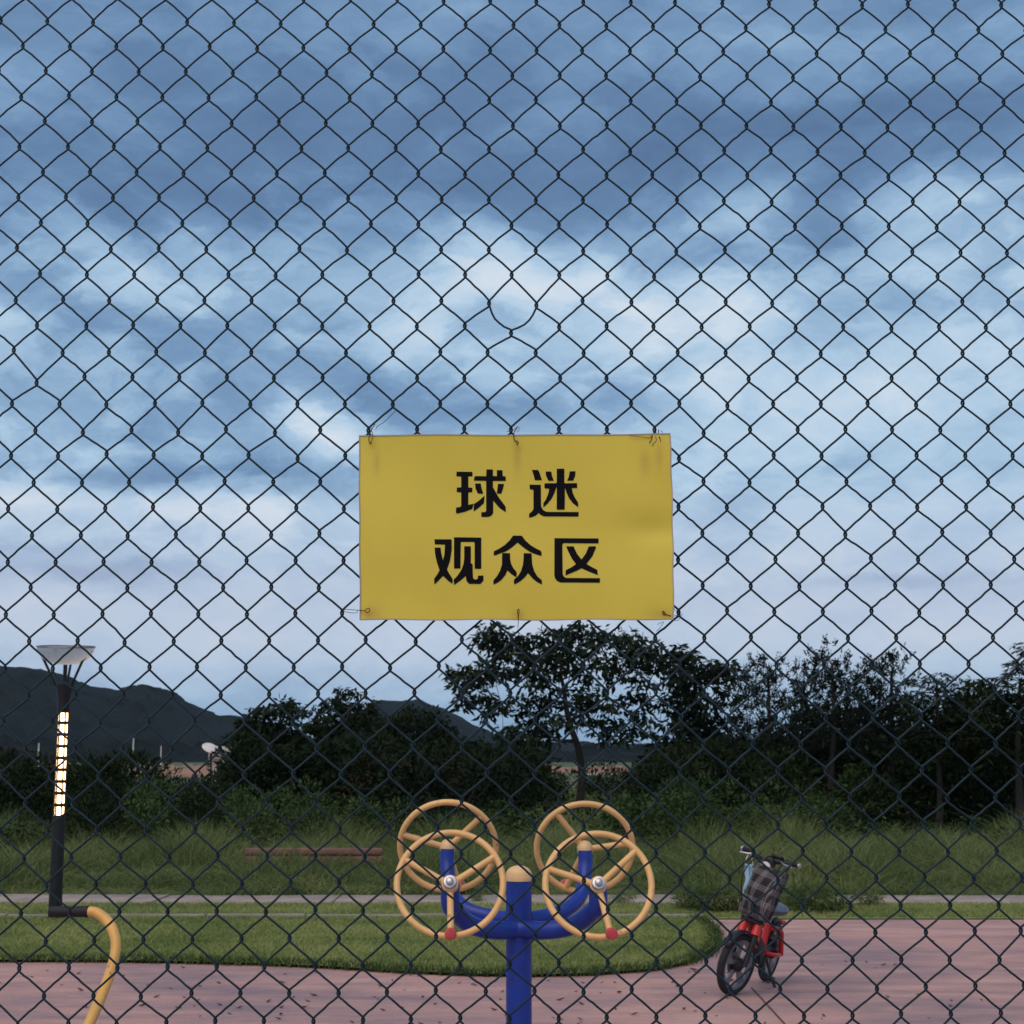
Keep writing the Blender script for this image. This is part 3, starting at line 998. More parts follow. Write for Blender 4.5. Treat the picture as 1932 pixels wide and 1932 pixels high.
# ------------------------------------------------------------------ trees
def tree(name, label, clumps, trunk, style, m_leaf, leaf_len, per_clump, group=None, trunk_r=0.09, flat=0.85, twigs=True):
    """clumps: list of (Vector centre, radius). trunk: list of Vectors from the ground up."""
    root = empty(name, trunk[0])
    o0 = trunk[0].copy()
    tp = crom([p - o0 for p in trunk], 5)
    nT = len(tp)
    nodes = [(p, trunk_r * (1 - 0.72 * i / (nT - 1))) for i, p in enumerate(tp)]
    mb = MB()
    mb.tube(tp, [r_ for _, r_ in nodes], n=9, caps=False)
    start = nT // 3
    pool = [(p, r_) for p, r_ in nodes[start:]]
    cl = sorted(clumps, key=lambda c: min((c[0] - o0 - p).length for p, _ in pool))
    for c, r_ in cl:
        c = c - o0
        best = min(pool, key=lambda q: (c - q[0]).length + (0.5 * max(0, q[0].z - c.z)))
        p0, rr = best
        mid = p0.lerp(c, 0.55) + Vector((random.gauss(0, .08), random.gauss(0, .08), random.uniform(-.12, .10))) * (c - p0).length * 0.5
        pts = crom([p0, mid, c], 4)
        r0 = max(.010, rr * 0.62)
        rad = [r0 + (max(.006, r0 * .45) - r0) * i / (len(pts) - 1) for i in range(len(pts))]
        mb.tube(pts, rad, n=5, caps=False)
        pool += [(pts[i], rad[i]) for i in range(2, len(pts), 2)]
    mb.build('trunk', M['bark'], root)
    AV, AF, base_i = [], [], 0
    for c, r_ in clumps:
        c = np.array(c - o0)
        n = max(6, int(per_clump * (r_ / .45) ** 2 * random.uniform(.75, 1.25)))
        d = rng.normal(0, 1, (n, 3))
        d /= np.linalg.norm(d, axis=1, keepdims=True)
        rad = rng.uniform(0, 1, n) ** 0.45
        L = leaf_len * rng.uniform(.6, 1.3, n)
        if style == 'droop':
            d[:, 2] = np.where(rng.uniform(0, 1, n) < .75, np.abs(d[:, 2]), -np.abs(d[:, 2]) * .7)
            pos = c + d * (rad * r_)[:, None] * np.array([1, 1, flat])
            ax = d * np.array([.8, .8, .25]) + np.array([0, 0, -.55]) + rng.normal(0, .45, (n, 3))
            nor = d + rng.normal(0, .3, (n, 3))
            V, F = leaves(pos, ax, nor, L, L * .40)
        elif style == 'sprig':
            # feathery upright shoots with small leaves
            ns = max(3, n // 16)
            sd = rng.normal(0, .42, (ns, 3)) + np.array([0, 0, 1.0])
            sd /= np.linalg.norm(sd, axis=1, keepdims=True)
            so = c + rng.normal(0, .45, (ns, 3)) * r_ * np.array([1, 1, .7])
            si = rng.integers(0, ns, n)
            t = rng.uniform(0, 1, n)
            sl = r_ * rng.uniform(.7, 1.5, ns)
            pos = so[si] + sd[si] * (t * sl[si])[:, None] + rng.normal(0, .02, (n, 3))
            ax = sd[si] * .8 + rng.normal(0, .6, (n, 3))
            nor = rng.normal(0, 1, (n, 3))
            V, F = leaves(pos, ax, nor, L * (1 - .4 * t), L * (1 - .4 * t) * .34)
        elif style == 'frond':
            nf = max(5, n // 26)
            a = rng.uniform(0, 2 * math.pi, nf)
            fi = rng.integers(0, nf, n)
            t = rng.uniform(.1, 1, n)
            fl_ = r_ * rng.uniform(1.0, 1.7, nf)
            fd = np.stack([np.cos(a), np.sin(a), rng.uniform(.1, .8, nf)], 1)
            so = c + rng.normal(0, .25, (nf, 3)) * r_
            pos = so[fi] + fd[fi] * (t * fl_[fi])[:, None] - np.array([0, 0, 1]) * (0.75 * t * t * fl_[fi])[:, None]
            sgn = rng.choice([-1, 1], n)
            sd = np.stack([-np.sin(a), np.cos(a), np.zeros(nf)], 1)[fi] * sgn[:, None]
            ax = sd * .8 + fd[fi] * .45 + np.array([0, 0, -.55]) + rng.normal(0, .12, (n, 3))
            nor = np.array([0, 0, 1]) + rng.normal(0, .25, (n, 3))
            V, F = leaves(pos, ax, nor, L, L * .24)
        else:
            pos = c + d * (rad * r_)[:, None] * np.array([1, 1, .8])
            ax = d + rng.normal(0, .6, (n, 3)) + np.array([0, 0, -.2])
            nor = rng.normal(0, .6, (n, 3)) + np.array([0, 0, .8])
            V, F = leaves(pos, ax, nor, L, L * .5)
        AV.append(V)
        AF.append(F + base_i)
        base_i += len(V)
    me = mesh_np('crown', np.concatenate(AV), None, np.concatenate(AF), smooth=False)
    link('crown', me, m_leaf, root)
    tag(root, label, 'tree', group)
    return root


def px_clumps(lst, Y, jit, rpx, off=(807, 1149), s=0.284):
    out = []
    for e in lst:
        x_, y_ = off[0] + e[0] * s, off[1] + e[1] * s
        r_ = (e[2] if len(e) > 2 else rpx)
        yy = Y + random.uniform(-jit, jit)
        p = at(x_, y_, yy)
        out.append((p, r_ * s / FV * yy * 1.38))
    return out


# the spreading tree under the sign: clumps read off the crown
big = [(430, 165, 80), (370, 225, 70), (470, 240, 70), (560, 235, 70), (640, 205, 50), (710, 215, 55), (790, 195, 60), (870, 160, 50), (930, 175, 60), (1030, 125, 55), (1000, 200, 70),
       (1110, 180, 55), (1170, 200, 70), (1260, 215, 70), (1340, 230, 75), (1420, 250, 70), (1490, 275, 60), (1380, 310, 75), (1480, 360, 80), (1550, 335, 50), (1540, 410, 60),
       (150, 430, 35), (210, 440, 55), (280, 450, 75), (360, 440, 80), (440, 420, 80), (330, 520, 60), (230, 520, 60), (520, 440, 60), (620, 430, 60), (700, 400, 70), (560, 310, 60), (460, 320, 60),
       (800, 265, 50), (720, 320, 60), (650, 350, 55), (860, 300, 60), (930, 360, 70), (1000, 290, 65), (960, 440, 70), (1050, 400, 60), (1090, 300, 60), (1150, 390, 60), (1220, 410, 60), (1060, 470, 50),
       (840, 430, 60), (750, 470, 60), (680, 520, 50), (240, 610, 50), (235, 660, 35), (400, 590, 40), (440, 670, 65), (490, 640, 50), (390, 710, 40), (590, 600, 40), (780, 600, 60), (700, 650, 65), (820, 650, 60), (750, 730, 60),
       (860, 760, 60), (680, 810, 70), (760, 830, 70), (620, 870, 60), (980, 640, 60), (1060, 600, 60), (1040, 700, 60), (1140, 570, 50), (1180, 660, 60), (1160, 760, 45), (1270, 640, 50), (1340, 590, 50),
       (1440, 520, 65), (1420, 600, 50), (1420, 710, 70), (1480, 760, 40), (1250, 790, 55), (1330, 800, 45), (1400, 840, 50), (1480, 840, 40), (1580, 780, 40), (1560, 640, 45), (1240, 480, 45), (1330, 470, 35),
       (960, 760, 50), (560, 800, 35), (500, 830, 40), (560, 880, 55), (640, 930, 60), (720, 900, 60), (820, 870, 50), (1120, 830, 45), (1200, 860, 50), (1300, 880, 45), (1090, 760, 40), (620, 720, 45), (330, 600, 40), (860, 540, 40), (1000, 540, 40), (1400, 430, 50), (1240, 330, 55), (900, 250, 55), (820, 350, 55), (1120, 250, 55), (620, 270, 50), (1320, 350, 50), (1300, 420, 40)]
YB = 45.0
tb = ground(1088, 1540)
trunk = [Vector((at(1090, 1500, YB).x, YB, 0)), at(1098, 1470, YB), at(1092, 1415, YB), at(1078, 1375, YB), at(1068, 1335, YB), at(1064, 1300, YB), at(1058, 1270, YB + .3), at(1062, 1225, YB + .3)]
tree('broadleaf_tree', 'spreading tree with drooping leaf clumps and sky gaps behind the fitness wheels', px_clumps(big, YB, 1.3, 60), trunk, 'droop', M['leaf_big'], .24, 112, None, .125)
nxt = [(1620, 330, 50), (1690, 300, 60), (1730, 330, 60), (1660, 400, 65), (1750, 400, 65), (1700, 470, 75), (1640, 500, 65), (1720, 560, 75), (1800, 470, 75), (1850, 410, 60), (1920, 400, 60), (1900, 480, 60), (1630, 590, 60), (1700, 650, 70),
       (1780, 600, 70), (1860, 660, 70), (1640, 700, 50), (1760, 740, 80), (1700, 800, 70), (1840, 800, 90), (1920, 740, 80), (1990, 400, 60), (2030, 460, 60), (1760, 880, 100), (1880, 900, 100), (1990, 860, 90), (1660, 900, 80), (1600, 940, 70),
       (2000, 620, 60), (1960, 560, 40), (1560, 920, 60)]
trunk = [Vector((at(1325, 1500, 41).x, 41, 0)), at(1322, 1440, 41), at(1316, 1380, 41), at(1312, 1320, 41), at(1310, 1270, 41)]
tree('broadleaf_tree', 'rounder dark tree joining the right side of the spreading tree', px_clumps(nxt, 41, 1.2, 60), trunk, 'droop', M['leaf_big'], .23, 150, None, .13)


def fill(profile, ybot, spacing, Y, jit, rscale=.95, gap=0.0, holes=()):
    out = []
    x0, x1 = profile[0][0], profile[-1][0]
    y = min(p[1] for p in profile)
    k = 0
    while y < ybot:
        x_ = x0 + (k % 2) * spacing / 2
        while x_ <= x1:
            xx, yy = x_ + random.gauss(0, spacing * .2), y + random.gauss(0, spacing * .2)
            top = np.interp(xx, [p[0] for p in profile], [p[1] for p in profile])
            r_ = spacing * rscale * random.uniform(.7, 1.2)
            if yy > top + r_ * .55 and random.random() > gap * max(0, 1 - (yy - top) / 90.0) and not any(((xx - a_) / c_) ** 2 + ((yy - b_) / d_) ** 2 < 1 for a_, b_, c_, d_ in holes):
                Yd = Y + random.uniform(-jit, jit)
                out.append((at(xx, yy, Yd), r_ / FV * Yd))
            x_ += spacing
        y += spacing * .8
        k += 1
    return out


def simple_trunk(xpx, Y, ytop, bend=6):
    return [Vector((at(xpx, 1500, Y).x, Y, 0)), at(xpx + random.uniform(-bend, bend), 1500, Y), at(xpx + random.uniform(-bend, bend), (1500 + ytop) / 2, Y), at(xpx, ytop + 18, Y)]


GL = 'trees along the far edge of the rough grass'
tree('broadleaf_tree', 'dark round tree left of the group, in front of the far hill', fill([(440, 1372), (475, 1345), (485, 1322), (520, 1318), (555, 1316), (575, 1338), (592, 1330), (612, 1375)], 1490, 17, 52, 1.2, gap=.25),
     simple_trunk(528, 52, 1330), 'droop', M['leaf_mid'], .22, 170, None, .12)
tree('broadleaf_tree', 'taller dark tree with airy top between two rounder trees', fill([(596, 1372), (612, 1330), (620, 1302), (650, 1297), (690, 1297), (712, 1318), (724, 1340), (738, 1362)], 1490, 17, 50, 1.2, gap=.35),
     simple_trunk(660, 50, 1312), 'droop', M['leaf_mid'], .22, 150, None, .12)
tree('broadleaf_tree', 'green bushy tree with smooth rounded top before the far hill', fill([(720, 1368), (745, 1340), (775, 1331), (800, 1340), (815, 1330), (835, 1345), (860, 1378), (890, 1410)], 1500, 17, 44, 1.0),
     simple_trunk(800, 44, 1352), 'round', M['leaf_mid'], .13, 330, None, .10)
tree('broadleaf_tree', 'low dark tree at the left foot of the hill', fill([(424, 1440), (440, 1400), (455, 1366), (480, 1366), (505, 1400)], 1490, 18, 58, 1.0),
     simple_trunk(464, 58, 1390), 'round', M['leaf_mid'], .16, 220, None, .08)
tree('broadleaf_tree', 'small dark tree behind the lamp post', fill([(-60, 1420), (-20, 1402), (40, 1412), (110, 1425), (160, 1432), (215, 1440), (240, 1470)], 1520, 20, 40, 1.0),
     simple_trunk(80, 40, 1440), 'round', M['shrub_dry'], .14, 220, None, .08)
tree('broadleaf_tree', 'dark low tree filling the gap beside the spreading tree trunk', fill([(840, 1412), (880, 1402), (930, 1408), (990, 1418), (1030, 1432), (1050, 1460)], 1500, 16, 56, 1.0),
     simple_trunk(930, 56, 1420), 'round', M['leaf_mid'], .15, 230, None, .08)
# right-hand thicket
fine = M['leaf_fine']
tree('feathery_tree', 'feathery tree with thin upright shoots next to the round dark tree', fill([(1385, 1300), (1402, 1255), (1424, 1240), (1448, 1252), (1470, 1238), (1492, 1246), (1510, 1300)], 1420, 15, 34, 1.0, gap=.45, holes=[(1440, 1392, 16, 10)]),
     simple_trunk(1450, 34, 1262), 'sprig', fine, .11, 520, None, .09)
tree('feathery_tree', 'tallest feathery tree with wispy top shoots in the thicket', fill([(1500, 1285), (1520, 1228), (1543, 1212), (1576, 1214), (1600, 1236), (1640, 1262), (1655, 1300)], 1440, 15, 33, 1.0, gap=.35),
     simple_trunk(1570, 33, 1235), 'sprig', fine, .11, 560, None, .10)
tree('feathery_tree', 'slim feathery tree with twin wispy tips beside the frond tree', fill([(1632, 1275), (1648, 1232), (1676, 1226), (1704, 1238), (1720, 1272), (1735, 1320)], 1440, 15, 34, 1.0, gap=.35),
     simple_trunk(1682, 34, 1250), 'sprig', fine, .11, 540, None, .09)
tree('frond_tree', 'tree with palm-like compound leaves drooping at its top', fill([(1715, 1300), (1738, 1262), (1762, 1252), (1790, 1252), (1806, 1270), (1822, 1310)], 1420, 19, 31, .8, gap=.2),
     simple_trunk(1768, 31, 1272), 'frond', M['leaf_mid'], .15, 380, None, .08)
tree('broadleaf_tree', 'dark bushy tree between the frond tree and its neighbour', fill([(1798, 1310), (1812, 1290), (1841, 1276), (1866, 1285), (1885, 1320)], 1440, 17, 33, .9),
     simple_trunk(1838, 33, 1300), 'droop', M['leaf_mid'], .15, 300, None, .08)
tree('frond_tree', 'large drooping tree at the end of the thicket with layered fronds', fill([(1850, 1300), (1868, 1262), (1898, 1254), (1915, 1225), (1935, 1205), (1960, 1212), (1990, 1250), (2020, 1330)], 1440, 19, 30, .9, gap=.1),
     simple_trunk(1925, 30, 1270), 'frond', M['leaf_mid'], .16, 400, None, .10)
for lab, prof_, Y in [('dark leafy understorey tree beneath the feathery trees', [(1380, 1420), (1420, 1385), (1500, 1330), (1560, 1310), (1640, 1320), (1680, 1360)], 36.5),
                      ('dark leafy understorey tree beneath the frond tree', [(1640, 1345), (1700, 1318), (1780, 1310), (1840, 1325), (1880, 1350)], 36.0),
                      ('dark leafy understorey tree beneath the large drooping tree', [(1800, 1345), (1860, 1310), (1930, 1300), (2000, 1310), (2040, 1350)], 35.0),
                      ('dark understorey tree under the round tree by the meadow gap', [(1235, 1450), (1262, 1410), (1300, 1395), (1360, 1392), (1420, 1395), (1460, 1440)], 37.0)]:
    cx = (prof_[0][0] + prof_[-1][0]) / 2
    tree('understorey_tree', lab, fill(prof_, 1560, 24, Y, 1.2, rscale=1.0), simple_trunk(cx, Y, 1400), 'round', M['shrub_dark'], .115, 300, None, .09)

# ------------------------------------------------------------------ far things: poles, shed, rail
for xpx, y0, y1, Y, r_, lab in [(250, 1392, 1452, 88, .045, 'thin white pole standing by the red soil bank'), (72, 1402, 1436, 92, .05, 'thin pale pole beyond the lamp post'),
                                (303, 1407, 1440, 130, .05, 'thin grey pole standing farthest off beneath the hill')]:
    b0 = at(xpx, y1, Y)
    b0.z = 0
    root = empty('pole', b0)
    h = at(xpx, y0, Y).z
    MB().tube([(0, 0, 0), (0, 0, h * .6), (0, 0, h)], [r_, r_ * .9, r_ * .8], n=8).build('shaft', M['white_paint'], root)
    MB().box((0, 0, h * .38), (r_ * 5, r_ * 3, r_ * 6), bevel=.01).build('box', M['white_paint'], root)
    tag(root, lab, 'pole')
Y = 84
b0 = at(417, 1450, Y)
b0.z = 0
root = empty('shed', b0)
z1, z0 = at(417, 1411, Y).z, 0
w = 1.15
MB().box((0, 0, z1 / 2 * .96), (w, 1.2, z1 * .96), bevel=.02).build('wall', M['shed_wall'], root)
rf = MB()
rf.add([(-.62, -.75, z1 + .12), (.62, -.75, z1 + .02), (.62, .75, z1 + .02), (-.62, .75, z1 + .12), (-.62, -.75, z1 + .05), (.62, -.75, z1 - .25), (.62, .75, z1 - .05), (-.62, .75, z1 + .05)],
       [(0, 1, 2, 3), (7, 6, 5, 4), (0, 4, 5, 1), (1, 5, 6, 2), (2, 6, 7, 3), (3, 7, 4, 0)])
rf.build('roof', M['white_paint'], root, smooth=False)
MB().box((.1, -.61, z1 * .35), (.45, .03, z1 * .55), bevel=.01).build('door', M['bike_black'], root)
tag(root, 'small far shed with pale roof beside the soil bank', 'shed')
b1 = at(398, 1450, Y - 3)
b1.z = 0
root = empty('floodlight', b1)
h = at(396, 1412, Y - 3).z
MB().tube([(0, 0, 0), (0, 0, h * .5), (0, 0, h)], .05, n=8).build('mast', M['bike_black'], root)
MB().lathe([(.02, -.10), (.30, -.06), (.42, .02), (.40, .05), (.1, .07)], (-.08, 0, h), (.35, -.45, .75), 20).build('dish', M['white_paint'], root)
tag(root, 'far mast topped by a tilted white dish next to the shed', 'mast')

# low faded rail half sunk in the tall grass
Y = 21.6
a0, a1 = at(462, 1612, Y), at(722, 1612, Y)
zc = (at(590, 1601, Y).z, at(590, 1617, Y).z)
root = empty('guard_rail', ((a0.x + a1.x) / 2, Y, 0))
L_ = a1.x - a0.x
for z_ in zc:
    MB().box((0, 0, z_ - .035), (L_, .05, .085), bevel=.012).build('beam', M['rail_rust'], root)
MB().box((0, .02, (zc[0] + zc[1]) / 2 - .03), (L_ * .98, .02, .10), bevel=.004).build('web', M['rail_rust'], root)
for fx in (-.46, -.15, .15, .46):
    MB().box((L_ * fx, .06, zc[0] / 2), (.07, .06, zc[0]), bevel=.006).build('post', M['rail_rust'], root)
tag(root, 'low faded red rail barrier half hidden in the tall grass', 'rail')


# ------------------------------------------------------------------ street lamp with lit lattice
lb = ground(103, 1738, 0.03)
LY = lb.y
lamp = empty('street_lamp', (lb.x, lb.y, 0.02))
zof = lambda y_: at(115, y_, LY).z - 0.02
rp = .062
z_led0, z_led1, z_neck0, z_neck1 = zof(1541), zof(1342), zof(1318), zof(1291)
MB().lathe([(.13, 0), (.13, .02), (.085, .03), (.08, .05)], n=24).build('base_plate', M['lamp_black'], lamp)
MB().lathe([(rp * 1.06, .02), (rp * 1.02, z_led0 * .5), (rp, z_led0)], n=24).build('pole', M['lamp_black'], lamp)
MB().lathe([(rp * .72, z_led0), (rp * .72, z_led1)], n=24).build('led_core', M['led'], lamp)
cells = 9
for i in range(cells + 1):
    z_ = z_led0 + (z_led1 - z_led0) * i / cells
    MB().lathe([(rp * .60, -.017), (rp * 1.0, -.017), (rp * 1.0, .017), (rp * .60, .017)], (0, 0, z_), n=24).build('ring', M['lamp_black'], lamp)
for i in range(6):
    a = 2 * math.pi * (i + .12) / 6
    MB().box((math.cos(a) * rp * .90, math.sin(a) * rp * .90, (z_led0 + z_led1) / 2), (.010, .013, z_led1 - z_led0), rot=Euler((0, 0, a))).build('bar', M['lamp_black'], lamp)
MB().lathe([(rp, z_led1), (rp, z_neck0), (rp * 1.45, z_neck1 - .01), (rp * 1.45, z_neck1), (.02, z_neck1 + .004)], n=24).build('neck', M['lamp_black'], lamp)
zd = zof(1254)
MB().tube([(0, 0, z_neck1), (0, 0, zd + .02)], .021, n=12).build('stem', M['lamp_black'], lamp)
# shallow dish, tilted
dish = MB()
dish.lathe([(.02, .0), (.10, .006), (.17, .024), (.225, .058), (.262, .105), (.282, .150), (.288, .185)], (0, 0, zd), (0.02, -.10, 1), 40)
dish.f = dish.f[:-1]
dish.build('dish', M['lamp_dish'], lamp)
MB().torus((0.004, -.018, zd + .182), (0.02, -.10, 1), .287, .006, 40, 6).build('dish_rim', M['alloy'], lamp)
for a in (R(200), R(-20), R(90)):
    MB().tube([(math.cos(a) * rp * 1.2, math.sin(a) * rp * 1.2, z_neck1 - .03), (math.cos(a) * .225, math.sin(a) * .225 - .01, zd + .075)], .013, n=8).build('strut', M['lamp_black'], lamp)
for a in (R(190), R(-10), R(-95)):
    MB().lathe([(.010, 0), (.010, .012), (.004, .016)], (math.cos(a) * .268, math.sin(a) * .268 - .012, zd + .13), (math.cos(a), math.sin(a), 0), 8).build('bolt', M['bike_black'], lamp)
tag(lamp, 'black lamp post with glowing lattice shaft and pale dish on top', 'street lamp')

# ------------------------------------------------------------------ fitness wheels
YF, YR, YP = 6.93, 7.65, 7.27
pc = at(979, 1800, YP)
eq = empty('fitness_wheel_station', (pc.x, YP, 0.02))
O = Vector((pc.x, YP, 0.02))
ztop = at(979, 1660, YP).z - .02
MB().lathe([(.16, 0), (.16, .012), (.06, .014)], n=32).build('base_plate', M['blue'], eq)
MB().lathe([(.0570, .01), (.0570, ztop)], n=32).build('post', M['blue'], eq)
MB().lathe([(.0600, ztop - .004), (.0610, ztop + .010), (.0600, ztop + .014), (.0590, ztop + .026), (.0520, ztop + .042), (.0400, ztop + .053), (.0240, ztop + .060), (.008, ztop + .063), (.001, ztop + .0632)], n=32).build('post_cap', M['creamcap'], eq)
for a in (45, 135, 225, 315):
    MB().lathe([(.012, 0), (.012, .012), (.005, .016)], (math.cos(R(a)) * .125, math.sin(R(a)) * .125, .012), (0, 0, 1), 8).build('bolt', M['chrome'], eq)
hub = {'fl': at(849, 1667, YF) - O, 'fr': at(1129, 1669, YF) - O, 'rl': at(845, 1597, YR) - O, 'rr': at(1103, 1600, YR) - O}
TILT = R(23)
nF, nR = Vector((0, -math.cos(TILT), math.sin(TILT))), Vector((0, math.cos(TILT), math.sin(TILT)))


def u_tube(name, hl, hr, n, z_mid, ymid, rt):
    e1, e2 = hl - n * .045, hr - n * .045
    def side(e, sgn):
        return [e + Vector((0, 0, .012)), e + Vector((0, -n.y * .015, -.07)), Vector((e.x * .93, e.y * .78, z_mid + .095)), Vector((e.x * .70, e.y * .50, z_mid + .030)), Vector((e.x * .36, e.y * .24 + ymid, z_mid + .004))]
    pts = side(e1, -1) + [Vector((0, ymid, z_mid))] + side(e2, 1)[::-1]
    MB().tube(crom(pts, 7), rt, n=16).build(name, M['blue'], eq)


u_tube('curved_arm', hub['fl'], hub['fr'], nF, at(979, 1752, YP).z - .02, -.035, .040)
u_tube('curved_arm', hub['rl'], hub['rr'], nR, at(979, 1736, YP).z - .02, .035, .0335)
RW = .226


def wheel(h, n, ang, front):
    ex = Vector((1, 0, 0))
    ey = Vector((0, -n.y * n.z, 0)) + Vector((0, 0, 1)) * (1 - n.z * n.z)
    ey.normalize()
    rim = MB().torus(h, n, RW, .0140, 72, 14).build('wheel_rim', M['cream'], eq)
    for k in range(3):
        a = R(ang + 120 * k)
        d = ex * math.cos(a) + ey * math.sin(a)
        MB().tube([h - n * .012 + d * .025, h - n * .006 + d * .12, h + d * (RW - .004)], .0142, n=12).build('spoke', M['cream'], eq)
    a = R(ang)
    d = ex * math.cos(a) + ey * math.sin(a)
    base_ = h + d * (RW - .012)
    MB().lathe([(.012, .0), (.014, .008), (.022, .012), (.025, .024), (.024, .056), (.021, .062), (.012, .064)], base_, n + d * .35, 20).build('knob', M['redcap'], eq)
    MB().lathe([(.034, -.050), (.036, -.035), (.036, .006), (.030, .012)], h, n, 24).build('hub', M['creamcap'], eq)
    MB().lathe([(.030, .010), (.030, .016), (.026, .026), (.017, .028), (.017, .036), (.011, .041), (.002, .042)], h, n, 24).build('hub_nut', M['chrome'], eq)
    if not front:
        t_ = h - n * .045 + Vector((0, 0, .012))
        MB().lathe([(.0345, -.002), (.0352, .010), (.030, .026), (.018, .036), (.003, .040)], t_, (0, 0, 1), 20).build('tube_cap', M['creamcap'], eq)


wheel(hub['fl'], nF, 272, True)
wheel(hub['fr'], nF, 282, True)
wheel(hub['rl'], nR, 284, False)
wheel(hub['rr'], nR, 247, False)
tag(eq, 'blue fitness post with curved arms and four cream hand wheels', 'fitness equipment')

# ------------------------------------------------------------------ bent yellow grip bar of the neighbouring machine
g0, g1 = at(95, 1720, 6.50), at(164, 1720, 6.46)
P_ = [g1, at(184, 1723, 6.45), at(205, 1741, 6.42), at(217, 1768, 6.38), at(218, 1795, 6.34), at(209, 1832, 6.28), at(190, 1882, 6.18), at(166, 1936, 6.06)]
last = P_[-1]
P_ += [Vector((last.x - .075, last.y - .09, last.z - .20)), Vector((last.x - .13, last.y - .13, .30)), Vector((last.x - .14, last.y - .13, .06))]
bar = empty('exercise_bar', (last.x - .14, last.y - .13, 0.02))
O2 = Vector((last.x - .14, last.y - .13, 0.02))
MB().tube([p_ - O2 for p_ in crom([g0.lerp(g1, .3)] + P_, 6)], .0205, n=16).build('bent_tube', M['yellow_bar'], bar)
gd = (g1 - g0)
gp, gr = [], []
for i in range(25):
    t = i / 24
    gp.append(g0 - O2 + gd * t)
    gr.append((.0222 if i % 2 else .0212) if 0 < i < 24 else .0195)
MB().tube(gp, gr, n=18).build('grip', M['rubber'], bar)
MB().lathe([(.0, -.003), (.023, -.003), (.0235, .004), (.020, .012)], g1 - O2, gd, 18).build('grip_collar', M['rubber'], bar)
MB().lathe([(.09, 0), (.09, .014), (.03, .018), (.024, .06)], (0, 0, 0), n=24).build('floor_flange', M['yellow_bar'], bar)
tag(bar, 'bent yellow exercise bar ending in a black ribbed grip', 'exercise bar')

# ------------------------------------------------------------------ bicycle
HEAD = R(26)
cf = ground(1378, 1878, 0.02)
fwd = Vector((-math.sin(HEAD), -math.cos(HEAD), 0))
WB, RWH = .80, .216
mid = cf - fwd * (WB / 2)
bike = empty('electric_bicycle', (mid.x, mid.y, 0.02), (R(-13), 0, -math.pi / 2 - HEAD))
tag(bike, 'small red electric bicycle leaning on its kickstand with grey wheels', 'bicycle')
xf, xr = WB / 2, -WB / 2


def bwheel(name, x_, steer):
    w_ = empty(name, (x_, 0, RWH), (0, 0, steer))
    w_.parent = bike
    MB().torus((0, 0, 0), (0, 1, 0), RWH - .026, .026, 56, 12).build('tyre', M['tyre'], w_)
    rim = MB()
    rim.lathe([(.150, -.014), (.178, -.018), (.181, -.012), (.181, .012), (.178, .018), (.150, .014), (.148, 0), (.150, -.014)], (0, 0, 0), (0, 1, 0), 48)
    rim.f = [f for f in rim.f if len(f) == 4]
    rim.build('rim', M['alloy'], w_)
    for k in range(5):
        a = 2 * math.pi * k / 5 + .3
        d = Vector((math.cos(a), 0, math.sin(a)))
        d2 = Vector((math.cos(a + .22), 0, math.sin(a + .22)))
        d3 = Vector((math.cos(a - .22), 0, math.sin(a - .22)))
        sp = MB()
        for sgn in (1,):
            q = [d * .035 + Vector((0, -.010, 0)), d2 * .085 + Vector((0, -.009, 0)), d2 * .155 + Vector((0, -.008, 0)), d3 * .155 + Vector((0, -.008, 0)), d3 * .085 + Vector((0, -.009, 0))]
            q2 = [Vector((v.x, -v.y, v.z)) for v in q]
            sp.add(q + q2, [(0, 1, 4), (1, 2, 3, 4), (5, 9, 6), (6, 9, 8, 7), (0, 5, 6, 1), (1, 6, 7, 2), (2, 7, 8, 3), (3, 8, 9, 4), (4, 9, 5, 0)])
        sp.build('spoke', M['alloy'], w_, smooth=False)
    MB().lathe([(.012, -.055), (.030, -.040), (.048, -.030), (.048, .030), (.030, .040), (.012, .055)], (0, 0, 0), (0, 1, 0), 24).build('hub', M['bike_black'], w_)
    MB().lathe([(.078, -.026), (.080, -.022), (.020, -.022)], (0, 0, 0), (0, 1, 0), 30).build('brake_disc', M['alloy'], w_)
    return w_


ST = R(-15)
bwheel('front_wheel', xf, ST)
bwheel('rear_wheel', xr, 0)
# steering assembly, turned with the front wheel about the head tube
steer = empty('steering', (xf, 0, RWH), (0, 0, ST))
BO = -.045                                     # bar clamped off-centre in its stem
steer.parent = bike
ax_b = Vector((-.26, 0, .78))                  # axle to handlebar along the raked column
for s in (-1, 1):
    MB().tube([(0, s * .062, 0), (-.050, s * .060, .15), (-.085, s * .058, .26)], [.019, .019, .022], n=12).build('fork_leg', M['bike_black'], steer)
    MB().tube([(-.070, s * .058, .215), (-.100, s * .056, .305)], [.034, .026], n=14).build('fork_shroud', M['bike_red'], steer)
MB().box((-.098, 0, .298), (.075, .165, .034), rot=Euler((0, R(-18), 0)), bevel=.012).build('fork_crown', M['bike_black'], steer)
MB().tube([(-.095, 0, .29), (-.155, 0, .46), (-.225, 0, .71)], [.026, .024, .017], n=14).build('stem', M['bike_black'], steer)
hb = [(-.245, .225, .735), (-.232, .16, .738), (-.226, .08, .716), (-.225, 0, .71), (-.226, -.08, .716), (-.232, -.16, .738), (-.245, -.225, .735)]
MB().tube(crom([(a_, b_ + BO, c_) for a_, b_, c_ in hb], 5), .0125, n=10).build('handlebar', M['bike_black'], steer)
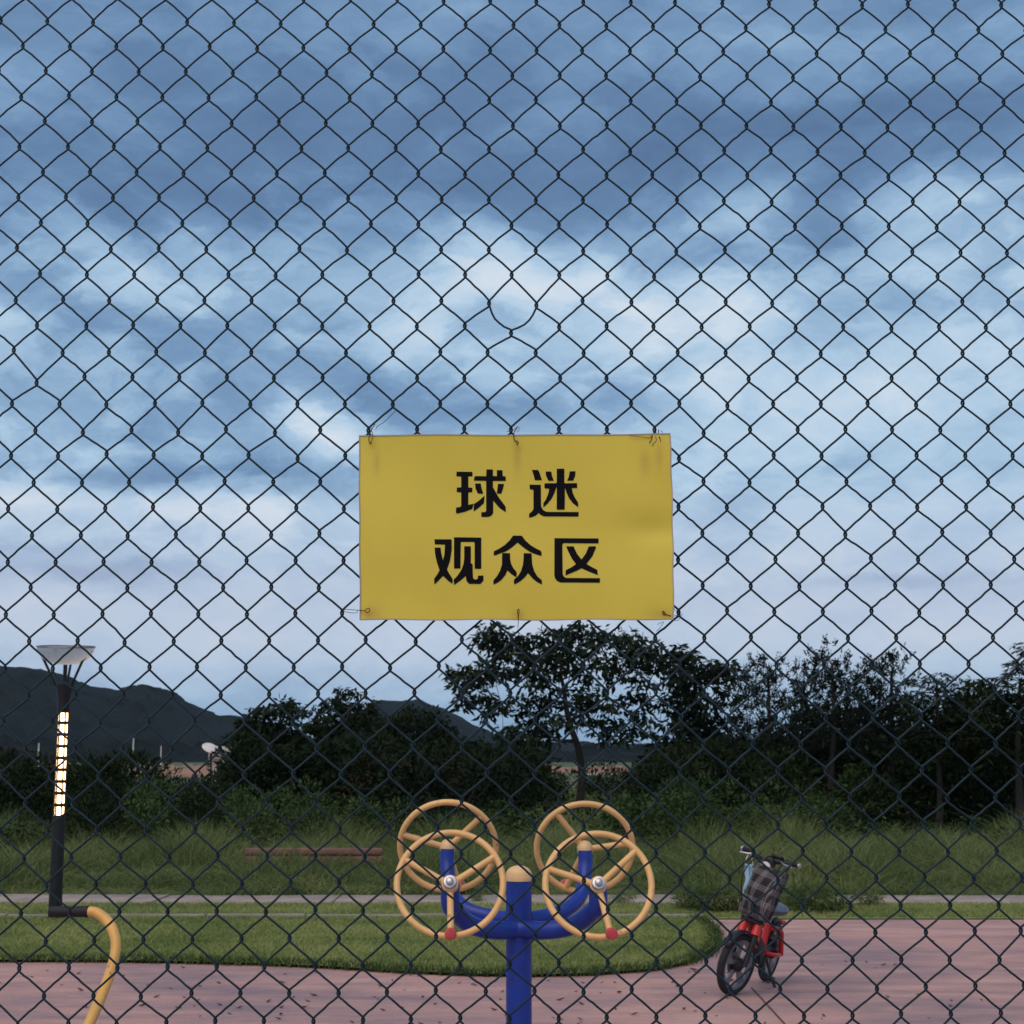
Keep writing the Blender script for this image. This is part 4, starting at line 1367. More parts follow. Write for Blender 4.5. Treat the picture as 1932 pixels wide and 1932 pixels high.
for s in (-1, 1):
    MB().tube([(-.235, s * .135 + BO, .738), (-.245, s * .228 + BO, .735)], .017, n=14).build('grip', M['rubber'], steer)
    MB().tube([(-.210, s * .11 + BO, .732), (-.185, s * .15 + BO, .722), (-.184, s * .215 + BO, .716)], .006, n=8).build('brake_lever', M['chrome'], steer)
    MB().lathe([(.014, 0), (.019, .004), (.019, .014), (.010, .018)], (-.245, s * .228 + BO, .735), (0, s, 0), 14).build('bar_end', M['chrome'], steer)
MB().lathe([(.010, 0), (.045, .020), (.050, .035), (.048, .050), (.01, .052)], (-.175, 0, .665), (1, 0, .1), 20).build('headlamp', M['bike_black'], steer)
MB().lathe([(.044, .0), (.042, .006), (.01, .009)], (-.123, 0, .670), (1, 0, .1), 20).build('lens', M['white_paint'], steer)
MB().box((-.215, .03, .755), (.055, .085, .022), rot=Euler((0, R(-25), 0)), bevel=.006).build('display', M['bike_black'], steer)
# front mudguard
mg = MB()
for i in range(9):
    a = R(35 + i * 14)
    for s in (-.034, 0, .034):
        rr = RWH + .016 + (.006 if s == 0 else 0)
        mg.v.append((math.cos(a) * rr, s, math.sin(a) * rr))
for i in range(8):
    for j in range(2):
        mg.f.append((i * 3 + j, i * 3 + j + 1, i * 3 + j + 4, i * 3 + j + 3))
o = mg.build('mudguard', M['bike_black'], steer)
sm = o.modifiers.new('thick', 'SOLIDIFY')
sm.thickness = .004
# frame
hd = Vector((xf - .135, 0, RWH + .40))
bb = Vector((-.02, 0, .235))
MB().tube([hd + Vector((.035, 0, -.11)), hd + Vector((-.012, 0, .045))], .029, n=16).build('head_tube', M['bike_red'], bike)
MB().tube(crom([hd + Vector((.02, 0, -.07)), (.16, 0, .40), (.07, 0, .275), bb], 6), [.032] * 19, n=14).build('down_tube', M['bike_red'], bike)
MB().tube([bb, (-.16, 0, .235), (-.20, 0, .27)], .030, n=14).build('bottom_tube', M['bike_red'], bike)
MB().tube([(-.14, 0, .22), (-.195, 0, .44)], .027, n=14).build('seat_tube', M['bike_red'], bike)
MB().tube([(-.185, 0, .42), (-.215, 0, .52)], .016, n=12).build('seat_post', M['chrome'], bike)
for s in (-1, 1):
    MB().tube(crom([(-.16, s * .03, .24), (-.24, s * .075, .23), (xr, s * .075, RWH)], 5), .016, n=10).build('chain_stay', M['bike_red'], bike)
    MB().tube(crom([(-.185, s * .03, .42), (-.27, s * .078, .40), (-.33, s * .080, .32), (xr, s * .078, RWH)], 5), .019, n=10).build('seat_stay', M['bike_red'], bike)
MB().tube([(-.19, .055, .36), (-.27, .058, .29)], .024, n=12).build('rear_shock', M['bike_black'], bike)
MB().box((.03, 0, .305), (.20, .095, .115), rot=Euler((0, R(-28), 0)), bevel=.02).build('battery_box', M['bike_black'], bike)
MB().box((.155, 0, .36), (.085, .10, .10), rot=Euler((0, R(-35), 0)), bevel=.02).build('front_cover', M['bike_red'], bike)
MB().lathe([(.055, -.05), (.060, -.03), (.060, .03), (.055, .05)], bb, (0, 1, 0), 20).build('crank_case', M['bike_black'], bike)
for s, a in ((1, -70), (-1, 110)):
    e = bb + Vector((math.cos(R(a)) * .13, s * .085, math.sin(R(a)) * .13))
    MB().tube([bb + Vector((0, s * .07, 0)), e], .010, n=8).build('crank_arm', M['bike_black'], bike)
    MB().box(e + Vector((0, s * .045, 0)), (.075, .085, .022), bevel=.006).build('pedal', M['rubber'], bike)
# saddle
sd = MB()
sl = [(-.36, .085, .030), (-.33, .100, .045), (-.26, .098, .048), (-.18, .060, .042), (-.11, .030, .034), (-.075, .022, .020)]
ring = 10
for x_, wy, hz in sl:
    for j in range(ring):
        a = 2 * math.pi * j / ring
        sd.v.append((x_, math.cos(a) * wy, .545 + math.sin(a) * hz))
for i in range(len(sl) - 1):
    for j in range(ring):
        j2 = (j + 1) % ring
        sd.f.append((i * ring + j, i * ring + j2, (i + 1) * ring + j2, (i + 1) * ring + j))
sd.f += [tuple(range(ring - 1, -1, -1)), tuple((len(sl) - 1) * ring + j for j in range(ring))]
sd.build('saddle', M['saddle'], bike)
MB().tube(crom([(xr - .10, 0, .42), (xr + .02, 0, .455), (-.29, 0, .44)], 4), .02, n=8).build('rear_mudguard', M['bike_black'], bike)
MB().box((xr - .14, 0, .42), (.025, .06, .035), bevel=.006).build('tail_light', M['redcap'], bike)
MB().tube([(-.12, .05, .215), (-.10, .12, .10), (-.085, .222, .004 - .222 * -.2126 * 0 - .045)], .011, n=8).build('kickstand', M['bike_black'], bike)
MB().tube(crom([(xf - .24, .05, .95), (xf - .10, .09, .80), (xf - .10, .06, .60), (xf - .14, .03, .45)], 6), .005, n=6).build('brake_cable', M['bike_black'], bike)
MB().tube(crom([(xf - .24, -.05, .97), (xf - .08, -.10, .82), (xf - .09, -.07, .60), (xf - .14, -.03, .45)], 6), .005, n=6).build('brake_cable', M['bike_black'], bike)

bpy.context.view_layer.update()
SM = bike.matrix_world @ steer.matrix_local

# plaid bag hung on the handlebar
m = bpy.data.materials.new('black_white_plaid')
m.use_nodes = True
t = NT(m.node_tree)
p_ = m.node_tree.nodes['Principled BSDF']
p_.inputs['Roughness'].default_value = 0.85
tcn = t.n('ShaderNodeTexCoord')
s_ = t.n('ShaderNodeSeparateXYZ')
t.link(tcn.outputs['Object'], s_.inputs[0])


def stripes(sock, per, lines, ph):
    u = t.m('FRACT', t.m('MULTIPLY_ADD', sock, 1 / per, ph))
    tot = None
    for c_, w_ in lines:
        d_ = t.m('LESS_THAN', t.m('ABSOLUTE', t.m('SUBTRACT', u, c_)), w_)
        tot = d_ if tot is None else t.m('MAXIMUM', tot, d_)
    return tot


sy = stripes(t.m('ADD', s_.outputs[1], t.m('MULTIPLY', s_.outputs[0], .8)), .092, [(.40, .030), (.54, .040), (.68, .030)], .1)
sz = stripes(s_.outputs[2], .098, [(.36, .030), (.50, .035), (.64, .030)], .25)
wy_ = stripes(t.m('ADD', s_.outputs[1], t.m('MULTIPLY', s_.outputs[0], .8)), .092, [(.54, .24)], .1)
wz_ = stripes(s_.outputs[2], .098, [(.50, .24)], .25)
both = t.m('MULTIPLY_ADD', t.m('ADD', wy_, wz_), .016, .007)
cc = t.comb(both, both, both)
cc2 = t.mix(t.m('MULTIPLY', t.m('ADD', sy, sz), .34), cc, (.32, .30, .34, 1))
wv_ = t.noise(tcn.outputs['Object'], 240, 2, .5)
cc3 = t.mix(.5, cc2, t.ramp(wv_, [(.3, (.5, .5, .5, 1)), (.7, (1, 1, 1, 1))]), 'MULTIPLY')
t.link(cc3, p_.inputs['Base Color'])
M['plaid'] = m

bag = empty('plaid_bag')
bag.matrix_world = SM @ Matrix.Translation((-.115, .030, .505)) @ Euler((R(-5), R(-12), 0)).to_matrix().to_4x4()
bm = bmesh.new()
bmesh.ops.create_cube(bm, size=1.0)
bmesh.ops.subdivide_edges(bm, edges=bm.edges[:], cuts=7, use_grid_fill=True)
for v in bm.verts:
    x_, y_, z_ = v.co
    bulge = (1 - (2 * y_) ** 2) * (1 - (2 * z_) ** 2)
    w_ = .245 * (1 - .14 * (.5 - z_))
    v.co = Vector((x_ * (.075 + .085 * bulge + .03 * (.5 - z_)), y_ * w_, z_ * .37 - .012 * (1 - (2 * y_) ** 2) * (1 if z_ > .45 else 0)))
    v.co += Vector((vnoise([y_ * 9 + z_ * 4], 1, 3)[0] * .014, vnoise([z_ * 8], 1, 5)[0] * .008, vnoise([y_ * 7], 1, 6)[0] * .010))
bmesh.ops.smooth_vert(bm, verts=bm.verts[:], factor=.5, use_axis_x=True, use_axis_y=True, use_axis_z=True)
bm_me = bpy.data.meshes.new('body')
bm.to_mesh(bm_me)
bm.free()
for f in bm_me.polygons:
    f.use_smooth = True
link('body', bm_me, M['plaid'], bag)
for s in (-.07, .07):
    MB().tube(crom([(.01, s - .035, .16), (-.03, s - .025, .235), (-.045, s, .25), (-.03, s + .025, .235), (.01, s + .035, .16)], 6), .008, n=8).build('handle', M['bike_black'], bag)
MB().tube([(0, -.125, .182), (.006, 0, .176), (0, .125, .182)], .006, n=8).build('zip', M['bike_black'], bag)
tag(bag, 'black and white plaid cloth bag hanging from the bicycle handlebar', 'bag')

# face mask hanging from the right end of the bar (viewer's left)
mk = empty('face_mask')
hookp = SM @ Vector((-.200, -.190, .722))
mk.location = hookp
mk.rotation_euler = (0, R(5), R(28))
bm = bmesh.new()
nx_, nz_ = 7, 12
gv = []
for i in range(nz_ + 1):
    for j in range(nx_ + 1):
        u_, v_ = j / nx_ - .5, i / nz_
        x_ = u_ * (.062 + .010 * math.sin(v_ * 9))
        y_ = .012 * math.sin(u_ * 14 + v_ * 2) + .010 * math.sin(v_ * 7) - .018 * (1 - 4 * u_ * u_) * math.sin(v_ * math.pi)
        gv.append(bm.verts.new((x_, y_, -.075 - v_ * .185)))
for i in range(nz_):
    for j in range(nx_):
        k = i * (nx_ + 1) + j
        bm.faces.new((gv[k], gv[k + 1], gv[k + nx_ + 2], gv[k + nx_ + 1]))
me = bpy.data.meshes.new('cloth')
bm.to_mesh(me)
bm.free()
for f in me.polygons:
    f.use_smooth = True
o = link('cloth', me, M['mask_blue'], mk)
so = o.modifiers.new('thick', 'SOLIDIFY')
so.thickness = .003
MB().tube(crom([(-.035, 0, -.078), (-.02, .004, -.03), (0, 0, 0), (.022, .004, -.03), (.035, 0, -.078)], 6), .0028, n=6).build('ear_loop', M['white_cord'], mk)
MB().tube(crom([(-.038, 0, -.258), (-.028, .004, -.30), (0, 0, -.325), (.022, .004, -.30), (.038, 0, -.258)], 6), .0028, n=6).build('ear_loop', M['white_cord'], mk)
MB().tube(crom([(.036, -.006, -.10), (.046, -.010, -.16), (.030, -.012, -.22)], 6), .010, n=6).build('white_lining', M['white_cord'], mk)
tag(mk, 'pale blue face mask dangling by its loop from the handlebar', 'mask')

# ------------------------------------------------------------------ chain-link fence
YFEN = 2.70
NV = 1932.0 / 2992.0


def lattice(u, r):
    """mesh knot at column u, row r: hand-measured sag and stretch of the netting, in the fence plane (x, z)"""
    uc, rc = min(max(u, -1.0), 21.0), min(max(r, -1.0), 19.0)
    yl = np.interp(0, [0], [0]) + 60.5 + 145.45 * rc + .4638 * rc * rc
    yr = 89.0 + 142.07 * rc + .4850 * rc * rc
    xl = 138.0 - 4.353 * rc
    xr = 2860.0 + 3.294 * rc
    f = uc / 20.0
    x_, y_ = (xl + (xr - xl) * f) * NV, (yl + (yr - yl) * f) * NV
    p_ = at(x_, y_, YFEN)
    return p_.x + (u - uc) * .0795, p_.z - (r - rc) * .0868


JM, QM = (-17, 58), (-15, 72)
KN = {}
for j in range(JM[0], JM[1] + 2):
    for q in range(QM[0], QM[1] + 1):
        if (j + q) % 2 == 0:
            x_, z_ = lattice(j / 2.0, q / 2.0)
            KN[(j, q)] = np.array([x_ + rng.normal(0, .0009), z_ + rng.normal(0, .0011)])


def nearest(xN, yN):
    p_ = at(xN * NV, yN * NV, YFEN)
    return min(KN, key=lambda k: (KN[k][0] - p_.x) ** 2 + (KN[k][1] - p_.z) ** 2)


PXM = YFEN / (FV / NV)                          # metres per photo pixel on the fence
for xN, yN, dx, dy in [(1507, 958, -1, 20), (1442, 882, 0, 9), (1578, 884, 2, 13), (1440, 1030, 0, 3), (1578, 1030, 1, 6), (126, 1104, 0, 14), (258, 1262, 0, 8), (540, 1260, 0, 7), (812, 1260, 4, 9),
                       (750, 1178, -3, 3), (884, 1325, 4, 8), (2062, 1262, 2, 10), (2126, 1188, 3, 5), (1990, 1330, 0, 10), (195, 1020, 4, 6)]:
    k = nearest(xN, yN)
    KN[k] = KN[k] + np.array([dx * PXM, -dy * PXM])
bad = nearest(1507, 980)
BOW = {}
BOW[(bad[0] - 1, bad[1] - 1, bad)] = (-.0058, -.0070)
BOW[(bad[0] + 1, bad[1] - 1, bad)] = (.0058, -.0064)

fence = empty('chain_link_fence', (0, YFEN, 0.02))
FO = np.array([0, YFEN, 0.02])
RWIRE, NS = .00182, 6
ca = np.cos(np.arange(NS) * 2 * np.pi / NS)
sa = np.sin(np.arange(NS) * 2 * np.pi / NS)
for j in range(JM[0], JM[1]):
    pts = []
    prev = None
    for q in range(QM[0], QM[1] + 1):
        right = (j + q) % 2 != 0
        key = (j + 1, q) if right else (j, q)
        x_, z_ = KN[key]
        s = 1 if right else -1
        yin = -.0023 if right else .0023
        yout = -yin
        hx = .0015
        node = [(x_ - s * hx * .9, yin, z_ + .0062), (x_ + s * hx * .7, yin * .8, z_ + .0036), (x_ + s * hx * 1.4, 0, z_), (x_ + s * hx * .7, yout * .8, z_ - .0036), (x_ - s * hx * .9, yout, z_ - .0062)]
        if prev is not None:
            a_, b_ = np.array(pts[-1]), np.array(node[0])
            bow = None
            for kk, vv in BOW.items():
                if kk[2] == key and (kk[0], kk[1]) == prev:
                    bow = vv
            up = (1 if right else -1)
            for t_ in (.2, .4, .6, .8):
                c_ = a_ + (b_ - a_) * t_
                w_ = math.sin(t_ * math.pi)
                sshape = math.sin(t_ * 2 * math.pi)
                # slight set left by the weaving bend
                c_ = c_ + np.array([0, 0, .0016 * w_ * min(1.0, max(0.0, (z_ - 2.0)) * 1.3) + .0005 * w_ * float(rng.normal())])
                if bow:
                    c_ = c_ + np.array([bow[0], 0, bow[1]]) * w_
                pts.append(tuple(c_))
        pts += node
        prev = key
    C = np.array(pts)
    T = np.gradient(C, axis=0)
    T /= np.linalg.norm(T, axis=1, keepdims=True)
    N1 = np.cross(T, np.array([0, 1.0, 0]))
    N1 /= np.linalg.norm(N1, axis=1, keepdims=True)
    N2 = np.cross(T, N1)
    Vv = C[:, None, :] + RWIRE * (N1[:, None, :] * ca[None, :, None] + N2[:, None, :] * sa[None, :, None])
    Vv = Vv.reshape(-1, 3) - np.array([0, 0, 0.02])
    k = len(C)
    i, jj = np.meshgrid(np.arange(k - 1), np.arange(NS), indexing='ij')
    q0 = i * NS + jj
    q1 = i * NS + (jj + 1) % NS
    F = np.stack([q0, q1, q1 + NS, q0 + NS], -1).reshape(-1, 4)
    link('wire', mesh_np('wire', Vv, F), M['fence'], fence)
zt = max(KN[k][1] for k in KN) - .02
zb = min(KN[k][1] for k in KN)
xL, xRr = KN[min(KN, key=lambda k: KN[k][0])][0], KN[max(KN, key=lambda k: KN[k][0])][0]
for x_ in (xL - .02, xRr + .02):
    MB().lathe([(.030, 0), (.030, zt + .05), (.020, zt + .065), (.002, zt + .07)], (x_, 0, 0), n=20).build('post', M['fence'], fence)
for z_ in (zt, max(zb, .06)):
    MB().tube([(xL - .02, 0, z_), (xRr + .02, 0, z_)], .021, n=16).build('rail', M['fence'], fence)
tag(fence, 'dark green chain-link fence carrying the yellow sign', 'fence')

# ------------------------------------------------------------------ yellow sign sheet with printed characters
YS = YFEN - .012
SC = at(973, 995, YS)
sign = empty('notice_sign', SC)
tag(sign, 'yellow rectangular sign with black Chinese characters wired to the fence', 'sign')


def sgn_pt(xN, yN):
    p_ = at(xN * NV, yN * NV, YS) - SC
    return p_.x, p_.z


def warp(x_, z_):
    """gentle buckling of the thin sheet"""
    f = .0035 * math.sin(x_ * 13.0 + .6) + .0022 * math.sin(x_ * 31 + z_ * 9 + 1.2) * math.exp(-((z_ - .16) / .10) ** 2)
    f += .0050 * math.exp(-(((x_ - .235) / .045) ** 2 + ((z_ + .005) / .022) ** 2)) - .0030 * math.exp(-(((x_ - .16) / .07) ** 2 + ((z_ - .05) / .05) ** 2))
    f += .0018 * math.sin(z_ * 24 + x_ * 6)
    return -abs(.004) + f


TL, TR_, BR, BL = sgn_pt(1049, 1273), sgn_pt(1957, 1269.5), sgn_pt(1967, 1812), sgn_pt(1052, 1813)
nX, nZ = 44, 28
GXS = np.linspace(min(TL[0], BL[0]), max(TR_[0], BR[0]), nX + 1)
V, F = [], []
for k in range(nZ + 1):
    for i in range(nX + 1):
        a_, b_ = i / nX, k / nZ
        x0_ = TL[0] + (BL[0] - TL[0]) * b_ + .0004 * math.sin(b_ * 17)
        x1_ = TR_[0] + (BR[0] - TR_[0]) * (b_ ** .8) + .0022 * math.sin(b_ * math.pi) + .0006 * math.sin(b_ * 23)
        z0_ = TL[1] + (BL[1] - TL[1]) * b_
        z1_ = TR_[1] + (BR[1] - TR_[1]) * b_
        xx, zz = x0_ + (x1_ - x0_) * a_, z0_ + (z1_ - z0_) * a_ + (.0007 * math.sin(a_ * 19) * (b_ > .9))
        V.append((xx, warp(xx, zz), zz))
        if k < nZ and i < nX:
            q0 = k * (nX + 1) + i
            F.append((q0, q0 + nX + 1, q0 + nX + 2, q0 + 1))
me = bpy.data.meshes.new('sheet')
me.from_pydata(V, [], F)
me.materials.append(M['sheet'])
me.materials.append(M['sign_back'])
for f in me.polygons:
    f.use_smooth = True
sh = link('sheet', me, None, sign)
so = sh.modifiers.new('thick', 'SOLIDIFY')
so.thickness = .0022
so.offset = -1
so.material_offset_rim = 1
sh.modifiers.new('split', 'EDGE_SPLIT').split_angle = R(40)
so.material_offset = 1
# worn pale border where the yellow film stops short of the edge
def border():
    pts_in, pts_out = [], []
    nb = []
    for i in range(nX + 1):
        nb.append(i)
    for k in range(1, nZ + 1):
        nb.append(k * (nX + 1) + nX)
    for i in range(nX - 1, -1, -1):
        nb.append(nZ * (nX + 1) + i)
    for k in range(nZ - 1, 0, -1):
        nb.append(k * (nX + 1))
    VV, FF = [], []
    for q in nb:
        x_, y_, z_ = V[q]
        ex = -np.sign(x_) if abs(x_) > .255 else 0
        ez = -np.sign(z_) if abs(z_) > .150 else 0
        w_ = .0019
        VV.append((x_ - ex * .0002, y_ - .0008, z_ - ez * .0002))
        xi, zi = x_ + ex * w_, z_ + ez * w_
        VV.append((xi, warp(xi, zi) - .0008, zi))
    n_ = len(nb)
    for i in range(n_):
        a_, b_ = 2 * i, 2 * ((i + 1) % n_)
        FF.append((a_, a_ + 1, b_ + 1, b_))
    me_ = bpy.data.meshes.new('edge_strip')
    me_.from_pydata(VV, [], FF)
    for f_ in me_.polygons:
        f_.use_smooth = True
    link('edge_strip', me_, M['sign_back'], sign)


border()
Z9 = 180.0 / 1932.0
CH = {
    (1320, 1360): [
        [(155, 215), (650, 215), (650, 355), (520, 360), (520, 690), (545, 710), (645, 710), (645, 850), (540, 855), (520, 880), (520, 1255), (680, 1215), (650, 1375), (400, 1475), (160, 1530), (135, 1490), (140, 1360), (170, 1330), (270, 1325), (300, 1280), (300, 860), (160, 850), (165, 710), (300, 705), (300, 365), (150, 355)],
        [(1090, 130), (1290, 130), (1290, 335), (1415, 340), (1415, 150), (1590, 150), (1595, 320), (1610, 340), (1690, 345), (1695, 485), (1290, 490), (1290, 690), (1400, 880), (1480, 1020), (1590, 1160), (1690, 1300), (1695, 1470), (1500, 1340), (1300, 1105), (1300, 1480), (1260, 1570), (1150, 1625), (930, 1625), (930, 1480), (1040, 1475), (1080, 1440), (1080, 490), (700, 485), (705, 400), (735, 345), (1080, 345)],
        [(730, 580), (905, 575), (935, 720), (990, 900), (820, 890), (750, 740)],
        [(1450, 580), (1640, 580), (1610, 720), (1550, 890), (1415, 880), (1435, 720)],
        [(1030, 955), (1010, 1190), (870, 1320), (690, 1455), (690, 1230), (860, 1110)]],
    (1535, 1360): [
        [(205, 140), (400, 145), (440, 220), (520, 460), (300, 460), (270, 330)],
        [(635, 195), (810, 195), (835, 330), (890, 480), (725, 485), (650, 320)],
        [(985, 110), (1220, 110), (1220, 535), (1240, 565), (1615, 560), (1625, 710), (1455, 715), (1490, 880), (1560, 1030), (1645, 1150), (1665, 1315), (1500, 1195), (1370, 1030), (1290, 850), (1240, 690), (1232, 1385), (985, 1385), (985, 700), (970, 690), (915, 850), (830, 1030), (700, 1190), (565, 1315), (565, 1180), (640, 1080), (720, 880), (750, 730), (600, 710), (600, 570), (640, 560), (955, 560), (985, 535)],
        [(1390, 195), (1570, 190), (1560, 330), (1500, 480), (1310, 485), (1360, 370)],
        [(130, 600), (485, 605), (490, 1230), (510, 1320), (570, 1410), (680, 1455), (1670, 1465), (1665, 1605), (580, 1595), (500, 1560), (415, 1490), (330, 1570), (210, 1620), (115, 1635), (120, 1515), (210, 1440), (255, 1370), (255, 760), (140, 745)]],
    (1260, 1555): [
        [(110, 245), (645, 245), (650, 560), (600, 900), (500, 1190), (560, 1300), (675, 1480), (670, 1630), (540, 1540), (375, 1385), (240, 1530), (105, 1650), (100, 1480), (190, 1350), (270, 1210), (190, 980), (135, 740), (115, 505), (300, 505), (320, 680), (375, 900), (420, 730), (440, 410), (120, 400)],
        [(720, 180), (1570, 185), (1570, 1130), (1550, 1165), (1365, 1160), (1365, 345), (1340, 320), (930, 325), (920, 1155), (720, 1155)],
        [(1040, 460), (1245, 460), (1245, 990), (1300, 1015), (1310, 1440), (1350, 1490), (1400, 1500), (1460, 1470), (1475, 1375), (1640, 1370), (1640, 1530), (1540, 1635), (1190, 1630), (1110, 1540), (1085, 1385), (960, 1500), (725, 1670), (705, 1510), (830, 1380), (960, 1180), (1020, 1000), (1040, 820)]],
    (1430, 1555): [
        [(740, 115), (1010, 115), (1040, 150), (1130, 270), (1280, 405), (1430, 500), (1610, 590), (1635, 650), (1630, 750), (1400, 680), (1250, 610), (1060, 480), (885, 330), (700, 490), (520, 610), (440, 640), (300, 690), (190, 735), (135, 740), (140, 610), (290, 540), (480, 415), (640, 260)],
        [(400, 665), (645, 668), (650, 850), (680, 1000), (750, 1140), (840, 1240), (860, 1310), (840, 1420), (700, 1330), (565, 1205), (500, 1350), (380, 1500), (260, 1590), (125, 1650), (130, 1510), (240, 1390), (340, 1210), (395, 1020)],
        [(1075, 665), (1320, 670), (1340, 1010), (1400, 1220), (1500, 1390), (1640, 1510), (1650, 1645), (1480, 1560), (1340, 1440), (1210, 1290), (1100, 1430), (960, 1550), (790, 1645), (765, 1580), (775, 1490), (890, 1390), (990, 1230), (1050, 1040), (1070, 860)]],
    (1600, 1555): [
        [(215, 190), (1595, 200), (1595, 355), (490, 345), (460, 390), (470, 1310), (500, 1390), (570, 1440), (1640, 1450), (1635, 1590), (400, 1580), (290, 1530), (230, 1440), (210, 1340)],
        [(580, 450), (810, 445), (840, 510), (920, 680), (1060, 860), (1190, 690), (1290, 450), (1490, 445), (1520, 480), (1400, 760), (1215, 1000), (1380, 1100), (1555, 1190), (1570, 1350), (1320, 1250), (1060, 1135), (900, 1220), (560, 1360), (565, 1200), (740, 1110), (890, 1005), (760, 830), (660, 630)]],
}
for (ox, oy), polys in CH.items():
    bm = bmesh.new()
    for poly in polys:
        vs_ = []
        for x_, y_ in poly:
            X_, Z_ = sgn_pt(ox + x_ * Z9, oy + y_ * Z9)
            vs_.append(bm.verts.new((X_, 0, Z_)))
        bm.faces.new(vs_)
    for k in range(-9, 10):
        bmesh.ops.bisect_plane(bm, geom=bm.verts[:] + bm.edges[:] + bm.faces[:], plane_co=(k * .012, 0, 0), plane_no=(1, 0, 0))
        bmesh.ops.bisect_plane(bm, geom=bm.verts[:] + bm.edges[:] + bm.faces[:], plane_co=(0, 0, k * .012), plane_no=(0, 0, 1))
    bmesh.ops.triangulate(bm, faces=bm.faces[:])
    for v in bm.verts:
        v.co.y = warp(v.co.x, v.co.z) - .0007
    bmesh.ops.recalc_face_normals(bm, faces=bm.faces[:])
    me = bpy.data.meshes.new('character')
    bm.to_mesh(me)
    bm.free()
    link('character', me, M['ink'], sign)


# ------------------------------------------------------------------ wire ties holding the sign
def tie(label, strands):
    """strands: list of (photo points with depth offset in mm, radius mm, material)"""
    p0 = strands[0][0][0]
    a_ = at(p0[0] * NV, p0[1] * NV, YS)
    root_ = empty('wire_tie', a_)
    for k, (pp, r_, mm) in enumerate(strands):
        pts_ = [at(x_ * NV, y_ * NV, YS + dz * .001) - a_ for x_, y_, dz in pp]
        MB().tube(crom(pts_, 5), r_ * .001, n=7).build('strand', M[mm], root_)
    tag(root_, label, 'wire tie', 'wire ties holding the sign to the fence')


F_ = -9          # in front of the sheet
tie('rusty wire tie in the upper corner eyelet with one long loose end', [
    ([(1082, 1299, F_), (1078, 1288, F_), (1079, 1274, F_), (1083, 1262, 4), (1090, 1248, 9), (1095, 1240, 16)], .75, 'rust'),
    ([(1081, 1296, F_), (1087, 1284, F_), (1090, 1272, F_), (1086, 1260, 2), (1083, 1246, 7)], .6, 'rust'),
    ([(1079, 1292, F_), (1083, 1297, F_), (1087, 1292, F_)], .8, 'steel_tie'),
    ([(1098, 1256, 7), (1102, 1246, 6), (1120, 1235, 6), (1140, 1216, 6), (1153, 1203, 7), (1157, 1194, 7)], .55, 'steel_tie')])
tie('twisted rusty wire tie in the middle of the top edge of the sign', [
    ([(1512, 1302, F_), (1509, 1294, F_), (1503, 1287, F_), (1501, 1276, F_), (1502, 1264, 3), (1508, 1254, 8), (1512, 1246, 17)], .85, 'rust'),
    ([(1513, 1298, F_), (1514, 1292, F_), (1507, 1287, F_)], .9, 'rust'),
    ([(1480, 1261, 5), (1495, 1258, 5), (1502, 1256, 6), (1508, 1250, 6)], .5, 'steel_tie'),
    ([(1511, 1262, 5), (1516, 1258, 6), (1516, 1250, 6), (1517, 1246, 6)], .5, 'steel_tie')])
tie('splayed rusty wire tie with several loose ends at the upper corner', [
    ([(1930, 1292, F_), (1930, 1285, F_), (1926, 1276, F_), (1924, 1266, 3), (1924, 1256, 8)], .85, 'rust'),
    ([(1838, 1271, F_ + 2), (1858, 1275, F_), (1880, 1277, F_), (1898, 1279, F_), (1904, 1272, F_), (1909, 1264, 3), (1911, 1250, 7), (1912, 1243, 9)], .5, 'rust'),
    ([(1897, 1294, F_), (1903, 1285, F_), (1906, 1275, F_), (1908, 1268, -4)], .6, 'rust'),
    ([(1905, 1302, F_), (1911, 1294, F_), (1918, 1286, F_), (1915, 1276, F_), (1909, 1266, 0)], .5, 'steel_tie'),
    ([(1930, 1257, 6), (1935, 1262, 5), (1936, 1268, 4)], .5, 'steel_tie')])
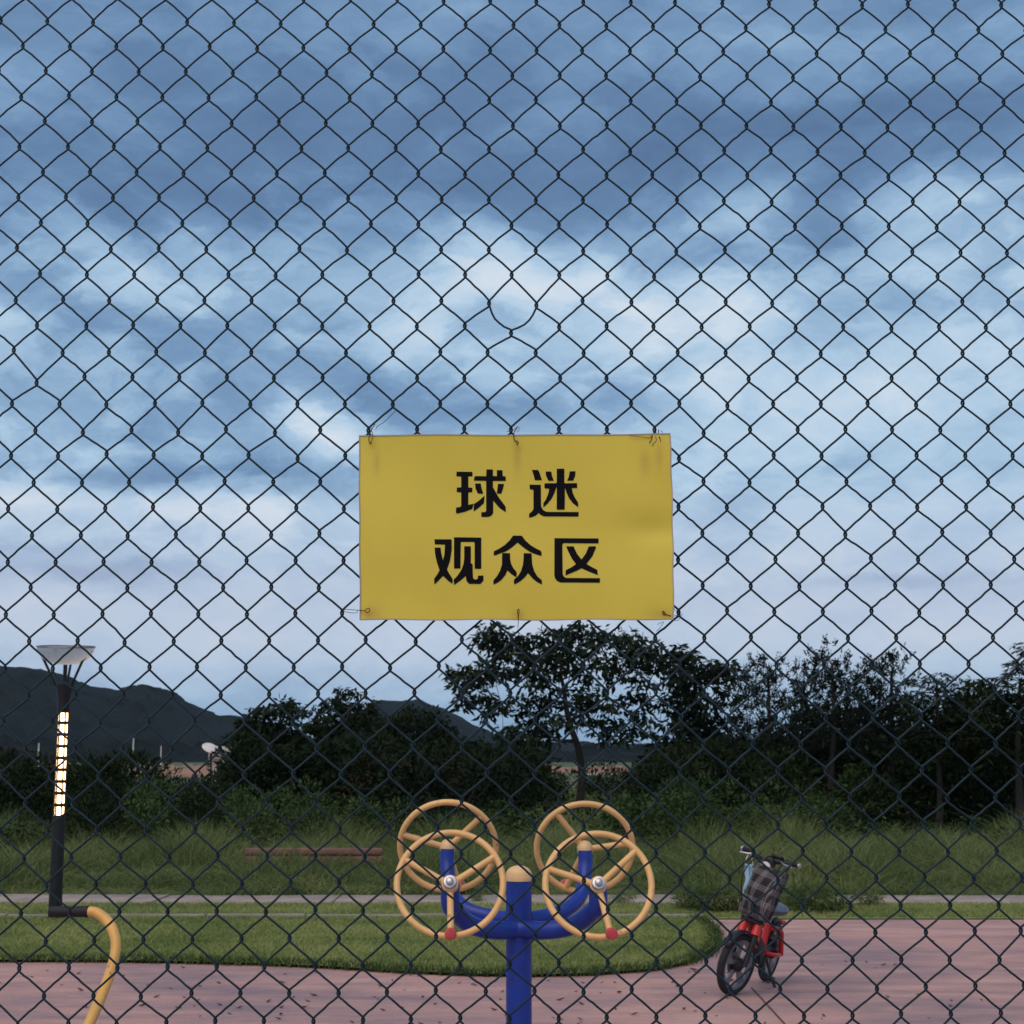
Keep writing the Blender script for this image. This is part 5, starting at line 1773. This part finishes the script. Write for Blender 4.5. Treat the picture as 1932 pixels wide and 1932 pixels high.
tie('wire tie looped sideways through the lower corner eyelet to the nearby mesh knot', [
    ([(1048, 1783, -4), (1060, 1784, F_), (1067, 1784, F_), (1070, 1780, F_), (1078, 1778, F_), (1081, 1782, F_), (1077, 1788, F_), (1070, 1789, F_), (1066, 1785, F_)], .7, 'rust'),
    ([(1050, 1783, 2), (1035, 1782, 8), (1022, 1781, 8), (1001, 1780, 8)], .55, 'steel_tie'),
    ([(1044, 1783, 4), (1043, 1790, 6), (1030, 1791, 8), (1012, 1788, 8), (1004, 1784, 8), (1010, 1780, 8)], .5, 'steel_tie')])
tie('short upright rusty wire tie in the middle of the bottom edge', [
    ([(1514, 1808, F_), (1515, 1795, F_), (1517, 1786, F_), (1515, 1780, F_), (1512, 1786, F_), (1514, 1798, F_), (1513, 1806, F_)], .75, 'rust'),
    ([(1514, 1806, F_), (1515, 1812, -7), (1514, 1822, 2), (1513, 1836, 9)], .55, 'steel_tie')])
tie('wire tie at the lower corner with pale loose ends below the sheet', [
    ([(1966, 1800, -4), (1958, 1799, F_), (1948, 1796, F_), (1943, 1792, F_), (1939, 1786, F_), (1936, 1789, F_), (1939, 1796, F_), (1944, 1796, F_)], .75, 'rust'),
    ([(1966, 1800, 0), (1978, 1799, 6), (1990, 1798, 8), (1994, 1794, 10)], .6, 'steel_tie'),
    ([(1918, 1845, 6), (1930, 1832, 5), (1938, 1820, 3), (1938, 1816, 1)], .45, 'steel_tie'),
    ([(1921, 1825, 5), (1928, 1821, 4), (1936, 1818, 3)], .45, 'steel_tie'),
    ([(1969, 1776, 1), (1974, 1785, 5), (1986, 1783, 8)], .45, 'steel_tie'),
    ([(1970, 1812, 3), (1980, 1813, 6), (1987, 1806, 8)], .45, 'steel_tie')])


# ------------------------------------------------------------------ evening haze over the whole place
hz = MB().box((0, 900, 58), (4800, 2300, 120)).build('haze', None)
hm = bpy.data.materials.new('thin_haze')
hm.use_nodes = True
hm.node_tree.nodes.clear()
ht = NT(hm.node_tree)
pv = ht.n('ShaderNodeVolumePrincipled')
pv.inputs['Color'].default_value = (0.55, 0.78, 1.0, 1)
pv.inputs['Density'].default_value = 0.00004
ho = ht.n('ShaderNodeOutputMaterial')
ht.link(pv.outputs[0], ho.inputs['Volume'])
hz.data.materials.clear()
hz.data.materials.append(hm)
tag(hz, kind='stuff')
